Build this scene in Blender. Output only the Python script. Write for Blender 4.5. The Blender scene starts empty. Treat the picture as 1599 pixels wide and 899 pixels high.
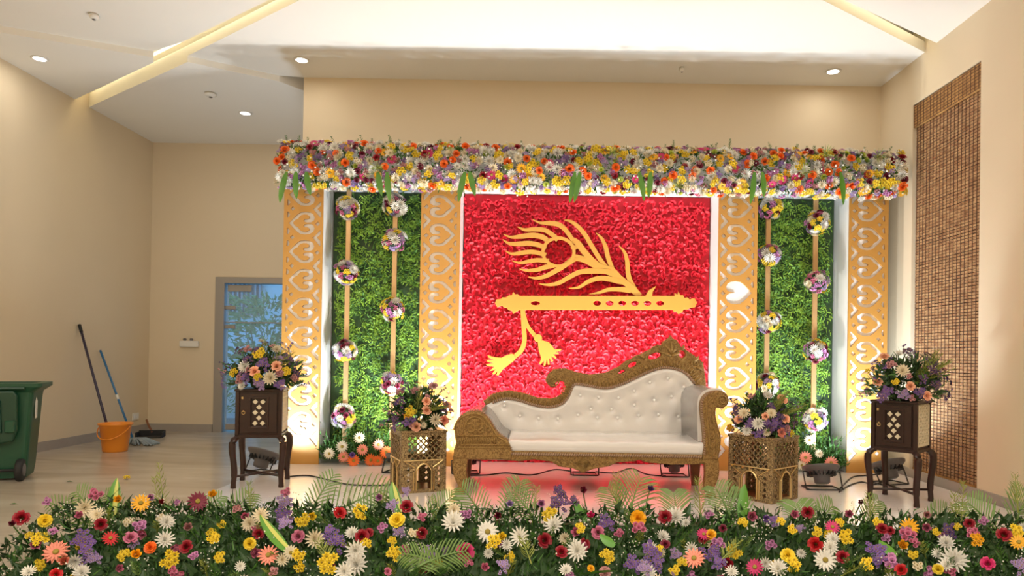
import bpy, math, random
from mathutils import Vector, Matrix, Euler
random.seed(7)
SC = bpy.context.scene
COL = SC.collection
PI = math.pi

# ------------------------------------------------------------------ camera
W, H, F = 1599.0, 899.0, 1100.0
HC = 1.09                                   # eye height
AX, AY = 840.0, 545.0                       # optical axis in the frame (shifted lens)
ROLL, PITCH = math.radians(0.9), math.radians(0.5)
_R0 = Vector((1, 0, 0)); _U0 = Vector((0, -math.sin(PITCH), math.cos(PITCH))); CW = Vector((0, math.cos(PITCH), math.sin(PITCH)))
CR = _R0 * math.cos(ROLL) + _U0 * math.sin(ROLL)
CU = -_R0 * math.sin(ROLL) + _U0 * math.cos(ROLL)
cam = bpy.data.cameras.new('camera'); camo = bpy.data.objects.new('camera', cam); COL.objects.link(camo)
cam.sensor_width = 36.0; cam.sensor_fit = 'HORIZONTAL'; cam.lens = F / W * 36.0
cam.shift_x = -(AX - W / 2) / W; cam.shift_y = (AY - H / 2) / W
cam.clip_start = 0.05; cam.clip_end = 200
m = Matrix.Identity(4)
for i in range(3):
    m[i][0] = CR[i]; m[i][1] = CU[i]; m[i][2] = -CW[i]
m[2][3] = HC
camo.matrix_world = m
SC.camera = camo

# ------------------------------------------------------------------ world, exposure
SC.view_settings.view_transform = 'Standard'
SC.view_settings.look = 'None'
SC.view_settings.gamma = 1.0
SC.view_settings.use_curve_mapping = False
SC.view_settings.exposure = 0.0
wd = bpy.data.worlds.new('world'); SC.world = wd; wd.use_nodes = True
wd.node_tree.nodes['Background'].inputs[0].default_value = (0.12, 0.48, 1.0, 1)     # blue dusk sky
wd.node_tree.nodes['Background'].inputs[1].default_value = 1.7
FLOOD_W = 27.0          # watts of one floodlight
HALL_W = 31.0           # watts of one hall downlight
WARM = (1.0, 0.93, 0.82)
COOL = (1.0, 0.95, 0.87); PALE = (0.86, 0.93, 1.0); BLUE = (0.62, 0.80, 1.0)      # the floods differ in colour

# ------------------------------------------------------------------ pixel helpers (a point on a known plane)
def ray(px, py):
    return CW + CR * ((px - AX) / F) - CU * ((py - AY) / F)
def at(px, py, Y):
    r = ray(px, py); return Vector((0, 0, HC)) + r * (Y / r.y)
def at_z(px, py, z):
    r = ray(px, py); return Vector((0, 0, HC)) + r * ((z - HC) / r.z)
def at_x(px, py, X):
    r = ray(px, py); return Vector((0, 0, HC)) + r * (X / r.x)

# ------------------------------------------------------------------ materials
def mat(name, col, rough=0.5, metal=0.0, noise=0.0, nscale=8.0, bump=0.0, bscale=60.0, rnd=0.0, emit=None, es=0.0, coat=0.0, alpha=1.0, trans=0.0):
    M = bpy.data.materials.new(name); M.use_nodes = True
    nt = M.node_tree; b = nt.nodes['Principled BSDF']
    c = (*col, 1)
    b.inputs['Base Color'].default_value = c
    b.inputs['Roughness'].default_value = rough; b.inputs['Metallic'].default_value = metal
    if coat: b.inputs['Coat Weight'].default_value = coat
    if alpha < 1: b.inputs['Alpha'].default_value = alpha
    if trans: b.inputs['Transmission Weight'].default_value = trans
    if emit:
        b.inputs['Emission Color'].default_value = (*emit, 1); b.inputs['Emission Strength'].default_value = es
    src = None
    if noise or bump:
        tc = nt.nodes.new('ShaderNodeTexCoord')
    if noise:
        n = nt.nodes.new('ShaderNodeTexNoise'); n.inputs['Scale'].default_value = nscale; n.inputs['Detail'].default_value = 5
        nt.links.new(tc.outputs['Object'], n.inputs['Vector'])
        mx = nt.nodes.new('ShaderNodeMix'); mx.data_type = 'RGBA'
        mx.inputs[6].default_value = tuple(v * (1 - noise) for v in col) + (1,)
        mx.inputs[7].default_value = tuple(min(1, v * (1 + noise)) for v in col) + (1,)
        nt.links.new(n.outputs['Fac'], mx.inputs[0]); src = mx.outputs[2]
    if rnd:
        oi = nt.nodes.new('ShaderNodeObjectInfo')
        mr = nt.nodes.new('ShaderNodeMapRange'); mr.inputs[3].default_value = 1 - rnd; mr.inputs[4].default_value = 1 + rnd
        nt.links.new(oi.outputs['Random'], mr.inputs[0])
        hs = nt.nodes.new('ShaderNodeHueSaturation'); hs.inputs['Color'].default_value = c
        if src: nt.links.new(src, hs.inputs['Color'])
        nt.links.new(mr.outputs[0], hs.inputs['Value']); src = hs.outputs[0]
    if src: nt.links.new(src, b.inputs['Base Color'])
    if bump:
        n2 = nt.nodes.new('ShaderNodeTexNoise'); n2.inputs['Scale'].default_value = bscale; n2.inputs['Detail'].default_value = 4
        nt.links.new(tc.outputs['Object'], n2.inputs['Vector'])
        bp = nt.nodes.new('ShaderNodeBump'); bp.inputs['Strength'].default_value = bump; bp.inputs['Distance'].default_value = 0.02
        nt.links.new(n2.outputs['Fac'], bp.inputs['Height']); nt.links.new(bp.outputs[0], b.inputs['Normal'])
    return M

M = {}
M['wall'] = mat('cream_paint', (0.74, 0.62, 0.44), 0.75, noise=0.03, nscale=2, bump=0.03, bscale=150)
M['ceil'] = mat('ceiling_paint', (0.86, 0.83, 0.76), 0.8, noise=0.015, nscale=2)
M['skirt'] = mat('grey_skirting', (0.36, 0.32, 0.28), 0.45, noise=0.08)
M['mat_white'] = mat('white_stage_sheet', (0.76, 0.70, 0.67), 0.16, noise=0.05, nscale=3, bump=0.06, bscale=14)
M['gold'] = mat('gold_painted_board', (0.56, 0.28, 0.06), 0.4, 0.2, noise=0.06, nscale=5)
M['goldsign'] = mat('gold_sign_board', (0.60, 0.31, 0.055), 0.38, 0.15, noise=0.05, nscale=5)
M['white'] = mat('white_board', (0.82, 0.83, 0.84), 0.5, noise=0.03, nscale=4)
M['board'] = mat('white_column_board', (0.84, 0.84, 0.84), 0.45, noise=0.03, nscale=4)
M['poleg'] = mat('gold_pole', (0.58, 0.36, 0.16), 0.3, 0.5, noise=0.08, nscale=6)
M['redpetal'] = mat('red_petal', (0.74, 0.006, 0.030), 0.5, noise=0.2, nscale=30)
M['redback'] = mat('red_board', (0.5, 0.004, 0.018), 0.7)
M['sofagold'] = None
M['leather'] = mat('white_leather', (0.80, 0.77, 0.74), 0.2, noise=0.03, nscale=3, coat=0.8, bump=0.09, bscale=16)
M['crystal'] = mat('crystal_button', (0.95, 0.93, 0.90), 0.15, 0.0, coat=1.0)
M['rope'] = mat('antique_rope', (0.40, 0.26, 0.17), 0.5, 0.2, noise=0.2, nscale=40)
M['darkwood'] = mat('dark_wood', (0.032, 0.013, 0.009), 0.32, noise=0.4, nscale=12, bump=0.08, bscale=40)
M['legwood'] = mat('brown_sofa_leg', (0.22, 0.07, 0.02), 0.4, noise=0.2)
M['brass'] = mat('brass', (0.75, 0.55, 0.25), 0.3, 0.9)
M['bone'] = mat('bone_inlay', (0.75, 0.66, 0.46), 0.4, noise=0.1)
M['lampgrey'] = mat('grey_lamp_housing', (0.14, 0.13, 0.13), 0.45)
M['lampblack'] = mat('black_metal', (0.02, 0.02, 0.02), 0.45)
M['lens'] = mat('lit_lens', (0.9, 0.9, 0.9), 0.3, emit=COOL, es=14)
M['down'] = mat('lit_downlight', (1, 1, 1), 0.3, emit=(1, 0.95, 0.9), es=9)
M['cove'] = mat('lit_cove_strip', (1, 1, 1), 0.3, emit=(1, 0.84, 0.5), es=4)
M['plasticw'] = mat('white_plastic', (0.8, 0.78, 0.72), 0.35)
M['bin'] = mat('green_bin_plastic', (0.008, 0.072, 0.034), 0.38, noise=0.12, nscale=6)
M['bindark'] = mat('dark_green_bin_lid', (0.006, 0.048, 0.024), 0.4, noise=0.1)
M['rubber'] = mat('black_rubber', (0.015, 0.015, 0.015), 0.7)
M['bucket'] = mat('orange_plastic', (0.85, 0.28, 0.02), 0.35)
M['stickdark'] = mat('dark_handle', (0.03, 0.022, 0.05), 0.35)
M['stickblue'] = mat('blue_handle', (0.03, 0.16, 0.36), 0.3)
M['cloth'] = mat('grey_blue_cloth', (0.30, 0.36, 0.40), 0.9, noise=0.3, nscale=30)
M['frame'] = mat('steel_frame', (0.36, 0.33, 0.29), 0.4, 0.15)
M['glass'] = mat('door_glass', (0.75, 0.9, 0.95), 0.02, alpha=0.18)
M['darkglass'] = mat('dark_window_glass', (0.10, 0.09, 0.12), 0.08)
M['stem'] = mat('green_stem', (0.08, 0.19, 0.03), 0.6)
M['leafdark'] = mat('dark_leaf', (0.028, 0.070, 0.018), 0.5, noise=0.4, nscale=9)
M['leafmid'] = mat('mid_leaf', (0.06, 0.16, 0.025), 0.5, noise=0.4, nscale=9)
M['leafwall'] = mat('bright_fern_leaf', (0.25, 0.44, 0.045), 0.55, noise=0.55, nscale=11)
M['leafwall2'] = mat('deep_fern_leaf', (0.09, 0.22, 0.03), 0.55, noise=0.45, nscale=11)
M['palm'] = mat('palm_leaf', (0.15, 0.25, 0.06), 0.45, noise=0.3, nscale=10)
M['olive'] = mat('olive_sprig', (0.24, 0.28, 0.05), 0.55, noise=0.3, nscale=20)
M['drac'] = mat('green_strap_leaf', (0.10, 0.28, 0.03), 0.35, noise=0.25, nscale=12)
M['dracy'] = mat('yellow_leaf_edge', (0.55, 0.56, 0.12), 0.4)
M['gyp'] = mat('tiny_white_blossom', (0.8, 0.78, 0.68), 0.6)
M['garden'] = mat('garden_leaf', (0.12, 0.30, 0.10), 0.5, noise=0.4, nscale=5)
M['outwall'] = mat('white_render', (0.75, 0.78, 0.80), 0.8)
M['grille'] = mat('grey_grille', (0.35, 0.36, 0.4), 0.5)
M['outground'] = mat('grey_paving', (0.20, 0.21, 0.22), 0.7, noise=0.1)
M['twig'] = mat('brown_twig', (0.12, 0.07, 0.035), 0.7)

def floor_mat():
    Mx = mat('beige_stone_floor', (0.52, 0.45, 0.35), 0.2, bump=0.02, bscale=6)
    nt = Mx.node_tree; b = nt.nodes['Principled BSDF']
    tc = nt.nodes.new('ShaderNodeTexCoord'); mp = nt.nodes.new('ShaderNodeMapping'); mp.inputs['Scale'].default_value = (0.5, 1.6, 1); mp.inputs['Rotation'].default_value = (0, 0, 0.5)
    n = nt.nodes.new('ShaderNodeTexNoise'); n.inputs['Scale'].default_value = 1.4; n.inputs['Detail'].default_value = 7; n.inputs['Distortion'].default_value = 1.2
    cr = nt.nodes.new('ShaderNodeValToRGB')
    cr.color_ramp.elements[0].position = 0.3; cr.color_ramp.elements[0].color = (0.40, 0.33, 0.25, 1)
    cr.color_ramp.elements[1].position = 0.7; cr.color_ramp.elements[1].color = (0.58, 0.51, 0.41, 1)
    nt.links.new(tc.outputs['Object'], mp.inputs[0]); nt.links.new(mp.outputs[0], n.inputs['Vector'])
    nt.links.new(n.outputs['Fac'], cr.inputs[0]); nt.links.new(cr.outputs[0], b.inputs['Base Color'])
    return Mx
M['floor'] = floor_mat()

def carved_mat(name, c1, c2, scale=38.0, strength=0.5, metal=0.35, rough=0.42):
    Mx = bpy.data.materials.new(name); Mx.use_nodes = True
    nt = Mx.node_tree; b = nt.nodes['Principled BSDF']; b.inputs['Metallic'].default_value = metal; b.inputs['Roughness'].default_value = rough
    tc = nt.nodes.new('ShaderNodeTexCoord')
    v = nt.nodes.new('ShaderNodeTexNoise'); v.inputs['Scale'].default_value = scale; v.inputs['Detail'].default_value = 3; v.inputs['Distortion'].default_value = 2.5
    nt.links.new(tc.outputs['Object'], v.inputs['Vector'])
    cr = nt.nodes.new('ShaderNodeValToRGB')
    cr.color_ramp.elements[0].position = 0.38; cr.color_ramp.elements[0].color = (*c1, 1)
    cr.color_ramp.elements[1].position = 0.6; cr.color_ramp.elements[1].color = (*c2, 1)
    nt.links.new(v.outputs['Fac'], cr.inputs[0]); nt.links.new(cr.outputs[0], b.inputs['Base Color'])
    rl_ = nt.nodes.new('ShaderNodeTexNoise'); rl_.noise_dimensions = '4D'; rl_.inputs['W'].default_value = 7.3; rl_.inputs['Scale'].default_value = scale * 1.2; rl_.inputs['Detail'].default_value = 3; rl_.inputs['Distortion'].default_value = 2.5
    nt.links.new(tc.outputs['Object'], rl_.inputs['Vector'])
    bp = nt.nodes.new('ShaderNodeBump'); bp.inputs['Strength'].default_value = strength; bp.inputs['Distance'].default_value = 0.012
    nt.links.new(rl_.outputs['Fac'], bp.inputs['Height']); nt.links.new(bp.outputs[0], b.inputs['Normal'])
    return Mx
M['sofagold'] = carved_mat('antique_gold_carving', (0.17, 0.085, 0.02), (0.38, 0.23, 0.07))
M['sofagold2'] = carved_mat('antique_gold_relief', (0.24, 0.13, 0.035), (0.46, 0.29, 0.09), 60)
M['mosaic'] = carved_mat('mirror_gold_mosaic', (0.05, 0.022, 0.010), (0.58, 0.42, 0.20), 70, 0.7, 0.65, 0.25)

def bamboo_mat(name, a, b_, sc):
    Mx = mat(name, a, 0.6)
    nt = Mx.node_tree; b = nt.nodes['Principled BSDF']
    tc = nt.nodes.new('ShaderNodeTexCoord'); mp = nt.nodes.new('ShaderNodeMapping'); mp.inputs['Scale'].default_value = (1, 3, sc)
    n = nt.nodes.new('ShaderNodeTexNoise'); n.inputs['Scale'].default_value = 3; n.inputs['Detail'].default_value = 4
    cr = nt.nodes.new('ShaderNodeValToRGB'); cr.color_ramp.elements[0].position = 0.35; cr.color_ramp.elements[0].color = (*a, 1)
    cr.color_ramp.elements[1].position = 0.68; cr.color_ramp.elements[1].color = (*b_, 1)
    nt.links.new(tc.outputs['Object'], mp.inputs[0]); nt.links.new(mp.outputs[0], n.inputs['Vector'])
    nt.links.new(n.outputs['Fac'], cr.inputs[0]); nt.links.new(cr.outputs[0], b.inputs['Base Color'])
    return Mx
M['bamboo'] = bamboo_mat('bamboo_slat', (0.24, 0.11, 0.045), (0.50, 0.30, 0.14), 14)
M['bamboo2'] = bamboo_mat('bamboo_valance', (0.28, 0.13, 0.035), (0.50, 0.27, 0.08), 14)
M['thread'] = mat('brown_thread', (0.10, 0.045, 0.025), 0.8)

# ------------------------------------------------------------------ mesh builder
class MB:
    def __init__(s): s.v = []; s.f = []; s.mi = []
    def add(s, v, f, m=0, X=None):
        o = len(s.v)
        s.v += [tuple(X @ Vector(p)) for p in v] if X is not None else [tuple(p) for p in v]
        s.f += [tuple(i + o for i in q) for q in f]; s.mi += [m] * len(f)
    def box(s, x0, x1, y0, y1, z0, z1, m=0, X=None):
        v = [(x, y, z) for z in (z0, z1) for y in (y0, y1) for x in (x0, x1)]
        f = [(0, 2, 3, 1), (4, 5, 7, 6), (0, 1, 5, 4), (2, 6, 7, 3), (0, 4, 6, 2), (1, 3, 7, 5)]
        s.add(v, f, m, X)
    def rbox(s, x0, x1, y0, y1, z0, z1, b=0.01, m=0, X=None):
        # box with chamfered edges: three nested rings
        v = []; f = []
        zs = [(z0, b), (z0 + b, 0), (z1 - b, 0), (z1, b)]
        for z, i in zs:
            v += [(x0 + i + b, y0 + i, z), (x1 - i - b, y0 + i, z), (x1 - i, y0 + i + b, z), (x1 - i, y1 - i - b, z),
                  (x1 - i - b, y1 - i, z), (x0 + i + b, y1 - i, z), (x0 + i, y1 - i - b, z), (x0 + i, y0 + i + b, z)]
        for k in range(3):
            for j in range(8):
                f.append((k * 8 + j, k * 8 + (j + 1) % 8, k * 8 + 8 + (j + 1) % 8, k * 8 + 8 + j))
        f.append(tuple(range(7, -1, -1))); f.append(tuple(range(24, 32)))
        s.add(v, f, m, X)
    def tube(s, pts, r, n=8, m=0, cap=True, X=None):
        pts = [Vector(p) for p in pts]; k = len(pts)
        rs = r if isinstance(r, (list, tuple)) else [r] * k
        v = []; f = []
        up = Vector((0, 0, 1))
        for i, p in enumerate(pts):
            t = (pts[min(i + 1, k - 1)] - pts[max(i - 1, 0)]).normalized()
            a = up if abs(t.z) < 0.95 else Vector((0, 1, 0))
            e1 = t.cross(a).normalized(); e2 = t.cross(e1).normalized()
            for j in range(n):
                q = 2 * PI * j / n; v.append(p + (e1 * math.cos(q) + e2 * math.sin(q)) * rs[i])
        for i in range(k - 1):
            for j in range(n): f.append((i * n + j, i * n + (j + 1) % n, (i + 1) * n + (j + 1) % n, (i + 1) * n + j))
        if cap: f.append(tuple(range(n - 1, -1, -1))); f.append(tuple(range((k - 1) * n, k * n)))
        s.add(v, f, m, X)
    def lathe(s, prof, n=20, m=0, X=None):
        v = []; f = []; k = len(prof)
        for r, z in prof:
            for j in range(n):
                q = 2 * PI * j / n; v.append((r * math.cos(q), r * math.sin(q), z))
        for i in range(k - 1):
            for j in range(n): f.append((i * n + j, i * n + (j + 1) % n, (i + 1) * n + (j + 1) % n, (i + 1) * n + j))
        f.append(tuple(range(n - 1, -1, -1))); f.append(tuple(range((k - 1) * n, k * n)))
        s.add(v, f, m, X)
    def ball(s, c, r, m=0, n=8, k=5, sq=(1, 1, 1)):
        v = []; f = []
        for i in range(k + 1):
            a = PI * i / k
            for j in range(n):
                q = 2 * PI * j / n
                v.append((c[0] + r * sq[0] * math.sin(a) * math.cos(q), c[1] + r * sq[1] * math.sin(a) * math.sin(q), c[2] - r * sq[2] * math.cos(a)))
        for i in range(k):
            for j in range(n): f.append((i * n + j, i * n + (j + 1) % n, (i + 1) * n + (j + 1) % n, (i + 1) * n + j))
        s.add(v, f, m)
    def plate(s, polys, Y, t, bev=0.0, m=0, X=None):
        # outlines in (x, z), holes by even-odd rule, standing in the plane y = Y
        cu = bpy.data.curves.new('tmp', 'CURVE'); cu.dimensions = '2D'; cu.fill_mode = 'BOTH'
        cu.extrude = max(t / 2 - bev, 0.0005); cu.bevel_depth = bev; cu.bevel_resolution = 1; cu.offset = -bev
        for p in polys:
            sp = cu.splines.new('POLY'); sp.points.add(len(p) - 1)
            for i, q in enumerate(p): sp.points[i].co = (q[0], q[1], 0, 1)
            sp.use_cyclic_u = True
        o = bpy.data.objects.new('tmp', cu); me = o.to_mesh()
        v = [(a.co.x, Y - a.co.z, a.co.y) for a in me.vertices]; f = [tuple(p.vertices) for p in me.polygons]
        s.add(v, f, m, X)
        o.to_mesh_clear(); bpy.data.objects.remove(o); bpy.data.curves.remove(cu)
    def extrude_y(s, prof, y0, y1, m=0, X=None, close=True):
        # closed (x, z) profile pulled along y
        n = len(prof)
        v = [(a, y0, b) for a, b in prof] + [(a, y1, b) for a, b in prof]
        f = [(j, (j + 1) % n, n + (j + 1) % n, n + j) for j in range(n if close else n - 1)]
        s.add(v, f, m, X)
        if close:
            s.plate([prof], (y0 + y1) / 2, abs(y1 - y0), 0, m, X)
    def leaf(s, p, d, side, L, w, droop=0.2, m=0):
        d = Vector(d).normalized(); side = Vector(side); side = (side - d * side.dot(d)).normalized(); n = d.cross(side)
        p = Vector(p)
        a = p + d * L * 0.45 + n * L * droop * 0.4
        s.add([p, a - side * w / 2 + n * w * .2, p + d * L - n * L * droop * 0.3, a + side * w / 2 + n * w * .2, a], [(0, 4, 1), (0, 3, 4), (4, 2, 1), (4, 3, 2)], m)
    def strip(s, pts, ws, side, m=0, fold=0.0):
        # tapered leaf blade along a path
        v = []; f = []; side = Vector(side); k = len(pts)
        for i, p in enumerate(pts):
            p = Vector(p); t = (Vector(pts[min(i + 1, k - 1)]) - Vector(pts[max(i - 1, 0)])).normalized()
            e = (side - t * side.dot(t)).normalized(); n = t.cross(e)
            v += [p - e * ws[i] / 2 + n * fold * ws[i], p, p + e * ws[i] / 2 + n * fold * ws[i]]
        for i in range(k - 1):
            for j in (0, 1): f.append((i * 3 + j, i * 3 + j + 1, i * 3 + 4 + j, i * 3 + 3 + j))
        s.add(v, f, m)

BASE = {}                                   # matrices of the Empties
def mesh_of(mb, mats, smooth=False, name='mesh', inv=None):
    me = bpy.data.meshes.new(name)
    v = [tuple(inv @ Vector(p)) for p in mb.v] if inv is not None else mb.v
    me.from_pydata(v, [], mb.f)
    for q in (mats if isinstance(mats, (list, tuple)) else [mats]): me.materials.append(M[q] if isinstance(q, str) else q)
    if len(me.materials) > 1 and len(me.polygons) == len(mb.mi):
        me.polygons.foreach_set('material_index', mb.mi)
    if smooth: me.polygons.foreach_set('use_smooth', [True] * len(me.polygons))
    me.update(); return me
def tag(o, label=None, cat=None, group=None, kind=None):
    if label: o['label'] = label
    if cat: o['category'] = cat
    if group: o['group'] = group
    if kind: o['kind'] = kind
    return o
def thing(name, label, cat, loc, rz=0.0, group=None):
    o = bpy.data.objects.new(name, None); COL.objects.link(o); o.empty_display_size = 0.1
    o.location = loc; o.rotation_euler = (0, 0, rz)
    BASE[o] = Matrix.LocRotScale(Vector(loc), Euler((0, 0, rz)), Vector((1, 1, 1)))
    return tag(o, label, cat, group)
def base_of(p):
    return BASE[p]
def obj(name, mb, mats, parent=None, smooth=False, local=False):
    # vertices in world space; a child's mesh is moved into its parent's frame (local=True: already in it)
    if parent is not None:
        inv = None if local else base_of(parent).inverted()
        o = bpy.data.objects.new(name, mesh_of(mb, mats, smooth, name, inv)); COL.objects.link(o); o.parent = parent
        BASE[o] = base_of(parent)
        return o
    xs = [p[0] for p in mb.v]; ys = [p[1] for p in mb.v]; zs = [p[2] for p in mb.v]
    c = Vector(((min(xs) + max(xs)) / 2, (min(ys) + max(ys)) / 2, min(zs)))
    B = Matrix.Translation(c)
    o = bpy.data.objects.new(name, mesh_of(mb, mats, smooth, name, B.inverted())); COL.objects.link(o); o.location = c
    BASE[o] = B
    return o
def struct(name, mb, mats, parent=None):
    o = obj(name, mb, mats, parent); o['kind'] = 'structure'; return o
def inst(name, me, parent, loc, n, size, spin=None):
    # one flower (shared mesh) as a part of parent; loc world, n the way it faces
    o = bpy.data.objects.new(name, me); COL.objects.link(o); o.parent = parent
    q = Vector(n).to_track_quat('Z', 'Y') @ Euler((0, 0, random.uniform(0, 2 * PI) if spin is None else spin)).to_quaternion()
    o.matrix_basis = base_of(parent).inverted() @ Matrix.LocRotScale(Vector(loc), q, Vector((size, size, size)))
    return o
def rv(a=1.0): return Vector((random.uniform(-a, a), random.uniform(-a, a), random.uniform(-a, a)))
def arc(cx, cz, rx, rz, a0, a1, n):
    return [(cx + rx * math.cos(math.radians(a0 + (a1 - a0) * i / n)), cz + rz * math.sin(math.radians(a0 + (a1 - a0) * i / n))) for i in range(n + 1)]
def smooth_path(pts, n=6, closed=False):
    P = [Vector(p) for p in pts]; out = []; k = len(P)
    rng = range(k if closed else k - 1)
    for i in rng:
        p1, p2 = P[i], P[(i + 1) % k]
        p0 = P[i - 1] if (i > 0 or closed) else p1; p3 = P[(i + 2) % k] if (i + 2 < k or closed) else p2
        for j in range(n):
            t = j / n; t2 = t * t; t3 = t2 * t
            out.append(0.5 * ((2 * p1) + (p2 - p0) * t + (2 * p0 - 5 * p1 + 4 * p2 - p3) * t2 + (3 * p1 - p0 - 3 * p2 + p3) * t3))
    if not closed: out.append(P[-1])
    return out
def ribbon(pts, ws, n=5):
    # tapered flat stroke -> closed 2D outline
    c = smooth_path([Vector((a, b)) for a, b in pts], n); k = len(c); L = []; R = []
    for i, p in enumerate(c):
        t = (c[min(i + 1, k - 1)] - c[max(i - 1, 0)]).normalized(); nn = Vector((-t.y, t.x))
        u = i / (k - 1) * (len(ws) - 1); a = int(min(u, len(ws) - 2)); w = ws[a] + (ws[a + 1] - ws[a]) * (u - a)
        L.append(p + nn * w / 2); R.append(p - nn * w / 2)
    return [tuple(p) for p in L + R[::-1]]

# ------------------------------------------------------------------ the room
ZC, ZB = 3.92, 3.86                         # ceiling levels
XL, XR = -5.2, 3.50                         # side walls
YB, YD, YF = 7.25, 9.42, -6.0               # wall behind the stage, wall with the door, end of the hall
XC = -2.46                                  # edge of the wall block behind the stage
mb = MB(); mb.box(XL - .3, XR + .3, YF, YD + .2, -.1, 0); struct('floor', mb, 'floor')
mb = MB(); mb.box(XL - .25, XL, YF, YD + .2, -.1, 4.3); struct('wall_left', mb, 'wall')
DX0, DX1, DZ = -4.27, -3.2, 2.02
mb = MB(); mb.box(XL, DX0, YD, YD + .2, 0, 4.3); mb.box(DX1, XC, YD, YD + .2, 0, 4.3); mb.box(DX0, DX1, YD, YD + .2, DZ, 4.3); struct('wall_door', mb, 'wall')
mb = MB(); mb.box(XC, XR, YB, YD + .2, -.1, 4.3); struct('wall_back', mb, 'wall')
BY0, BY1, BZ1 = 5.6, 6.62, 3.5
mb = MB(); mb.box(XR, XR + .3, YF, BY0, -.1, 4.3); mb.box(XR, XR + .3, BY1, YB + .2, -.1, 4.3); mb.box(XR, XR + .3, BY0, BY1, BZ1, 4.3); mb.box(XR, XR + .3, BY0, BY1, -.1, 0.06); struct('wall_right', mb, 'wall')
mb = MB(); mb.box(XL - .25, XR + .3, YF - .2, YF, -.1, 4.3); struct('wall_front', mb, 'wall')
# ceiling: an upper deck with dropped panels and lit slots between them
mb = MB(); mb.box(XL, XR + .3, YF, YD + .2, 4.2, 4.3); struct('ceiling', mb, 'ceil')
def cpt(px, py, z): q = at_z(px, py, z); return (q.x, q.y)
def slab(pts, z, t=0.10):
    mb = MB(); n = len(pts)
    a = sum(pts[i][0] * pts[(i + 1) % n][1] - pts[(i + 1) % n][0] * pts[i][1] for i in range(n))
    if a < 0: pts = pts[::-1]
    v = [(x, y, z) for x, y in pts] + [(x, y, z + t) for x, y in pts]
    f = [tuple(range(n - 1, -1, -1)), tuple(range(n, 2 * n))] + [(j, (j + 1) % n, n + (j + 1) % n, n + j) for j in range(n)]
    mb.add(v, f); return mb
sA0, sA1 = cpt(111, 158, ZB), cpt(240, 88, ZC)          # slot edge on the door side
sB0, sB1 = cpt(137, 168, ZB), cpt(293, 88, ZC)          # slot edge on the stage side
dirA = Vector(cpt(420, 0, ZC)) - Vector(cpt(284, 66, ZC)); dirA.normalize()
pA = Vector(cpt(284, 66, ZC)); pA_far = pA + dirA * 9
pB = Vector(cpt(293, 87, ZC)); pB_far = pB + (Vector(cpt(468, 0, ZC)) - pB).normalized() * 9
def on_x(p, q, X): p, q = Vector(p), Vector(q); return p + (q - p) * ((X - p.x) / (q.x - p.x))
crossL = cpt(0, 40, ZC); crossM = cpt(240, 80, ZC); crossR1 = cpt(436, 118, ZC)
crossLL = on_x(crossL, crossM, XL)
struct('ceiling_panel', slab([(XL, crossLL.y), tuple(crossM), tuple(pA), tuple(pA_far), (pA_far.x, YF), (XL, YF)], ZC), 'ceil')
struct('ceiling_panel', slab([(XL, crossLL.y), tuple(crossM), tuple(sA1), tuple(on_x(sA0, sA1, XL))], ZB, 0.12), 'ceil')
struct('ceiling_panel', slab([tuple(on_x(sB0, sB1, XL)), tuple(pB), tuple(crossR1), (XC - .02, YB + .28), (XC, YD), (XL, YD)], ZB, 0.16), 'ceil')
# the wide middle panel, its tip running back over the hall
apexL = on_x(pB, pB_far, 0.3)
rB0, rB1 = cpt(1300, 8, ZC), cpt(1447, 83, ZC); apexR = on_x(rB0, rB1, 0.7)
struct('ceiling_panel', slab([tuple(pB), tuple(apexL), tuple(apexR), tuple(on_x(rB0, rB1, XR)), (XR, YB), (XC, YB), tuple(crossR1)], ZC), 'ceil')
rA0, rA1 = cpt(1318, 0, ZC), cpt(1460, 66, ZC); rAw = on_x(rA0, rA1, XR); apexD = on_x(rA0, rA1, 0.9); ra = (Vector(rA0) - Vector(rA1)).normalized()
struct('ceiling_panel', slab([tuple(rAw), tuple(apexD), (apexD.x, YF), (XR, YF)], ZC), 'ceil')
# cove strips lying on the panel edges inside the slots
def cove(p, q, z, off, pw):
    p, q = Vector(p), Vector(q); d = (q - p).normalized(); n = Vector((-d.y, d.x)) * off
    mb = MB(); mb.tube([(*(p + n), z), (*(q + n), z)], 0.012, 6)
    o = obj('cove_light_strip', mb, 'cove'); o['kind'] = 'structure'
    L = bpy.data.lights.new('cove_light', 'AREA'); L.shape = 'RECTANGLE'; L.size = (q - p).length; L.size_y = 0.03; L.energy = pw; L.color = (1, 0.84, 0.5)
    lo = bpy.data.objects.new('cove_light', L); COL.objects.link(lo)
    c = (p + q) / 2 + n; lo.location = (c.x, c.y, z + 0.03); lo.rotation_euler = (PI, 0, math.atan2(d.y, d.x))
cove(on_x(sB0, sB1, XL + .05), sB1, ZB + .19, -0.06, 4)
cove(pB, pB + (pB_far - pB) * 0.36, ZC + .125, -0.06, 6)
cove(rAw + ra * .1, rAw + ra * 3.1, ZC + .125, -0.06, 5)
# skirting
mb = MB(); mb.box(XL, XL + .02, YF, YD, 0, .10); struct('baseboard_left', mb, 'skirt')
mb = MB(); mb.box(XL + .02, DX0 - .06, YD - .02, YD, 0, .10); struct('baseboard_back', mb, 'skirt')
mb = MB(); mb.box(XR - .02, XR, 1.0, YB, 0, .09); struct('baseboard_right', mb, 'skirt')
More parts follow.
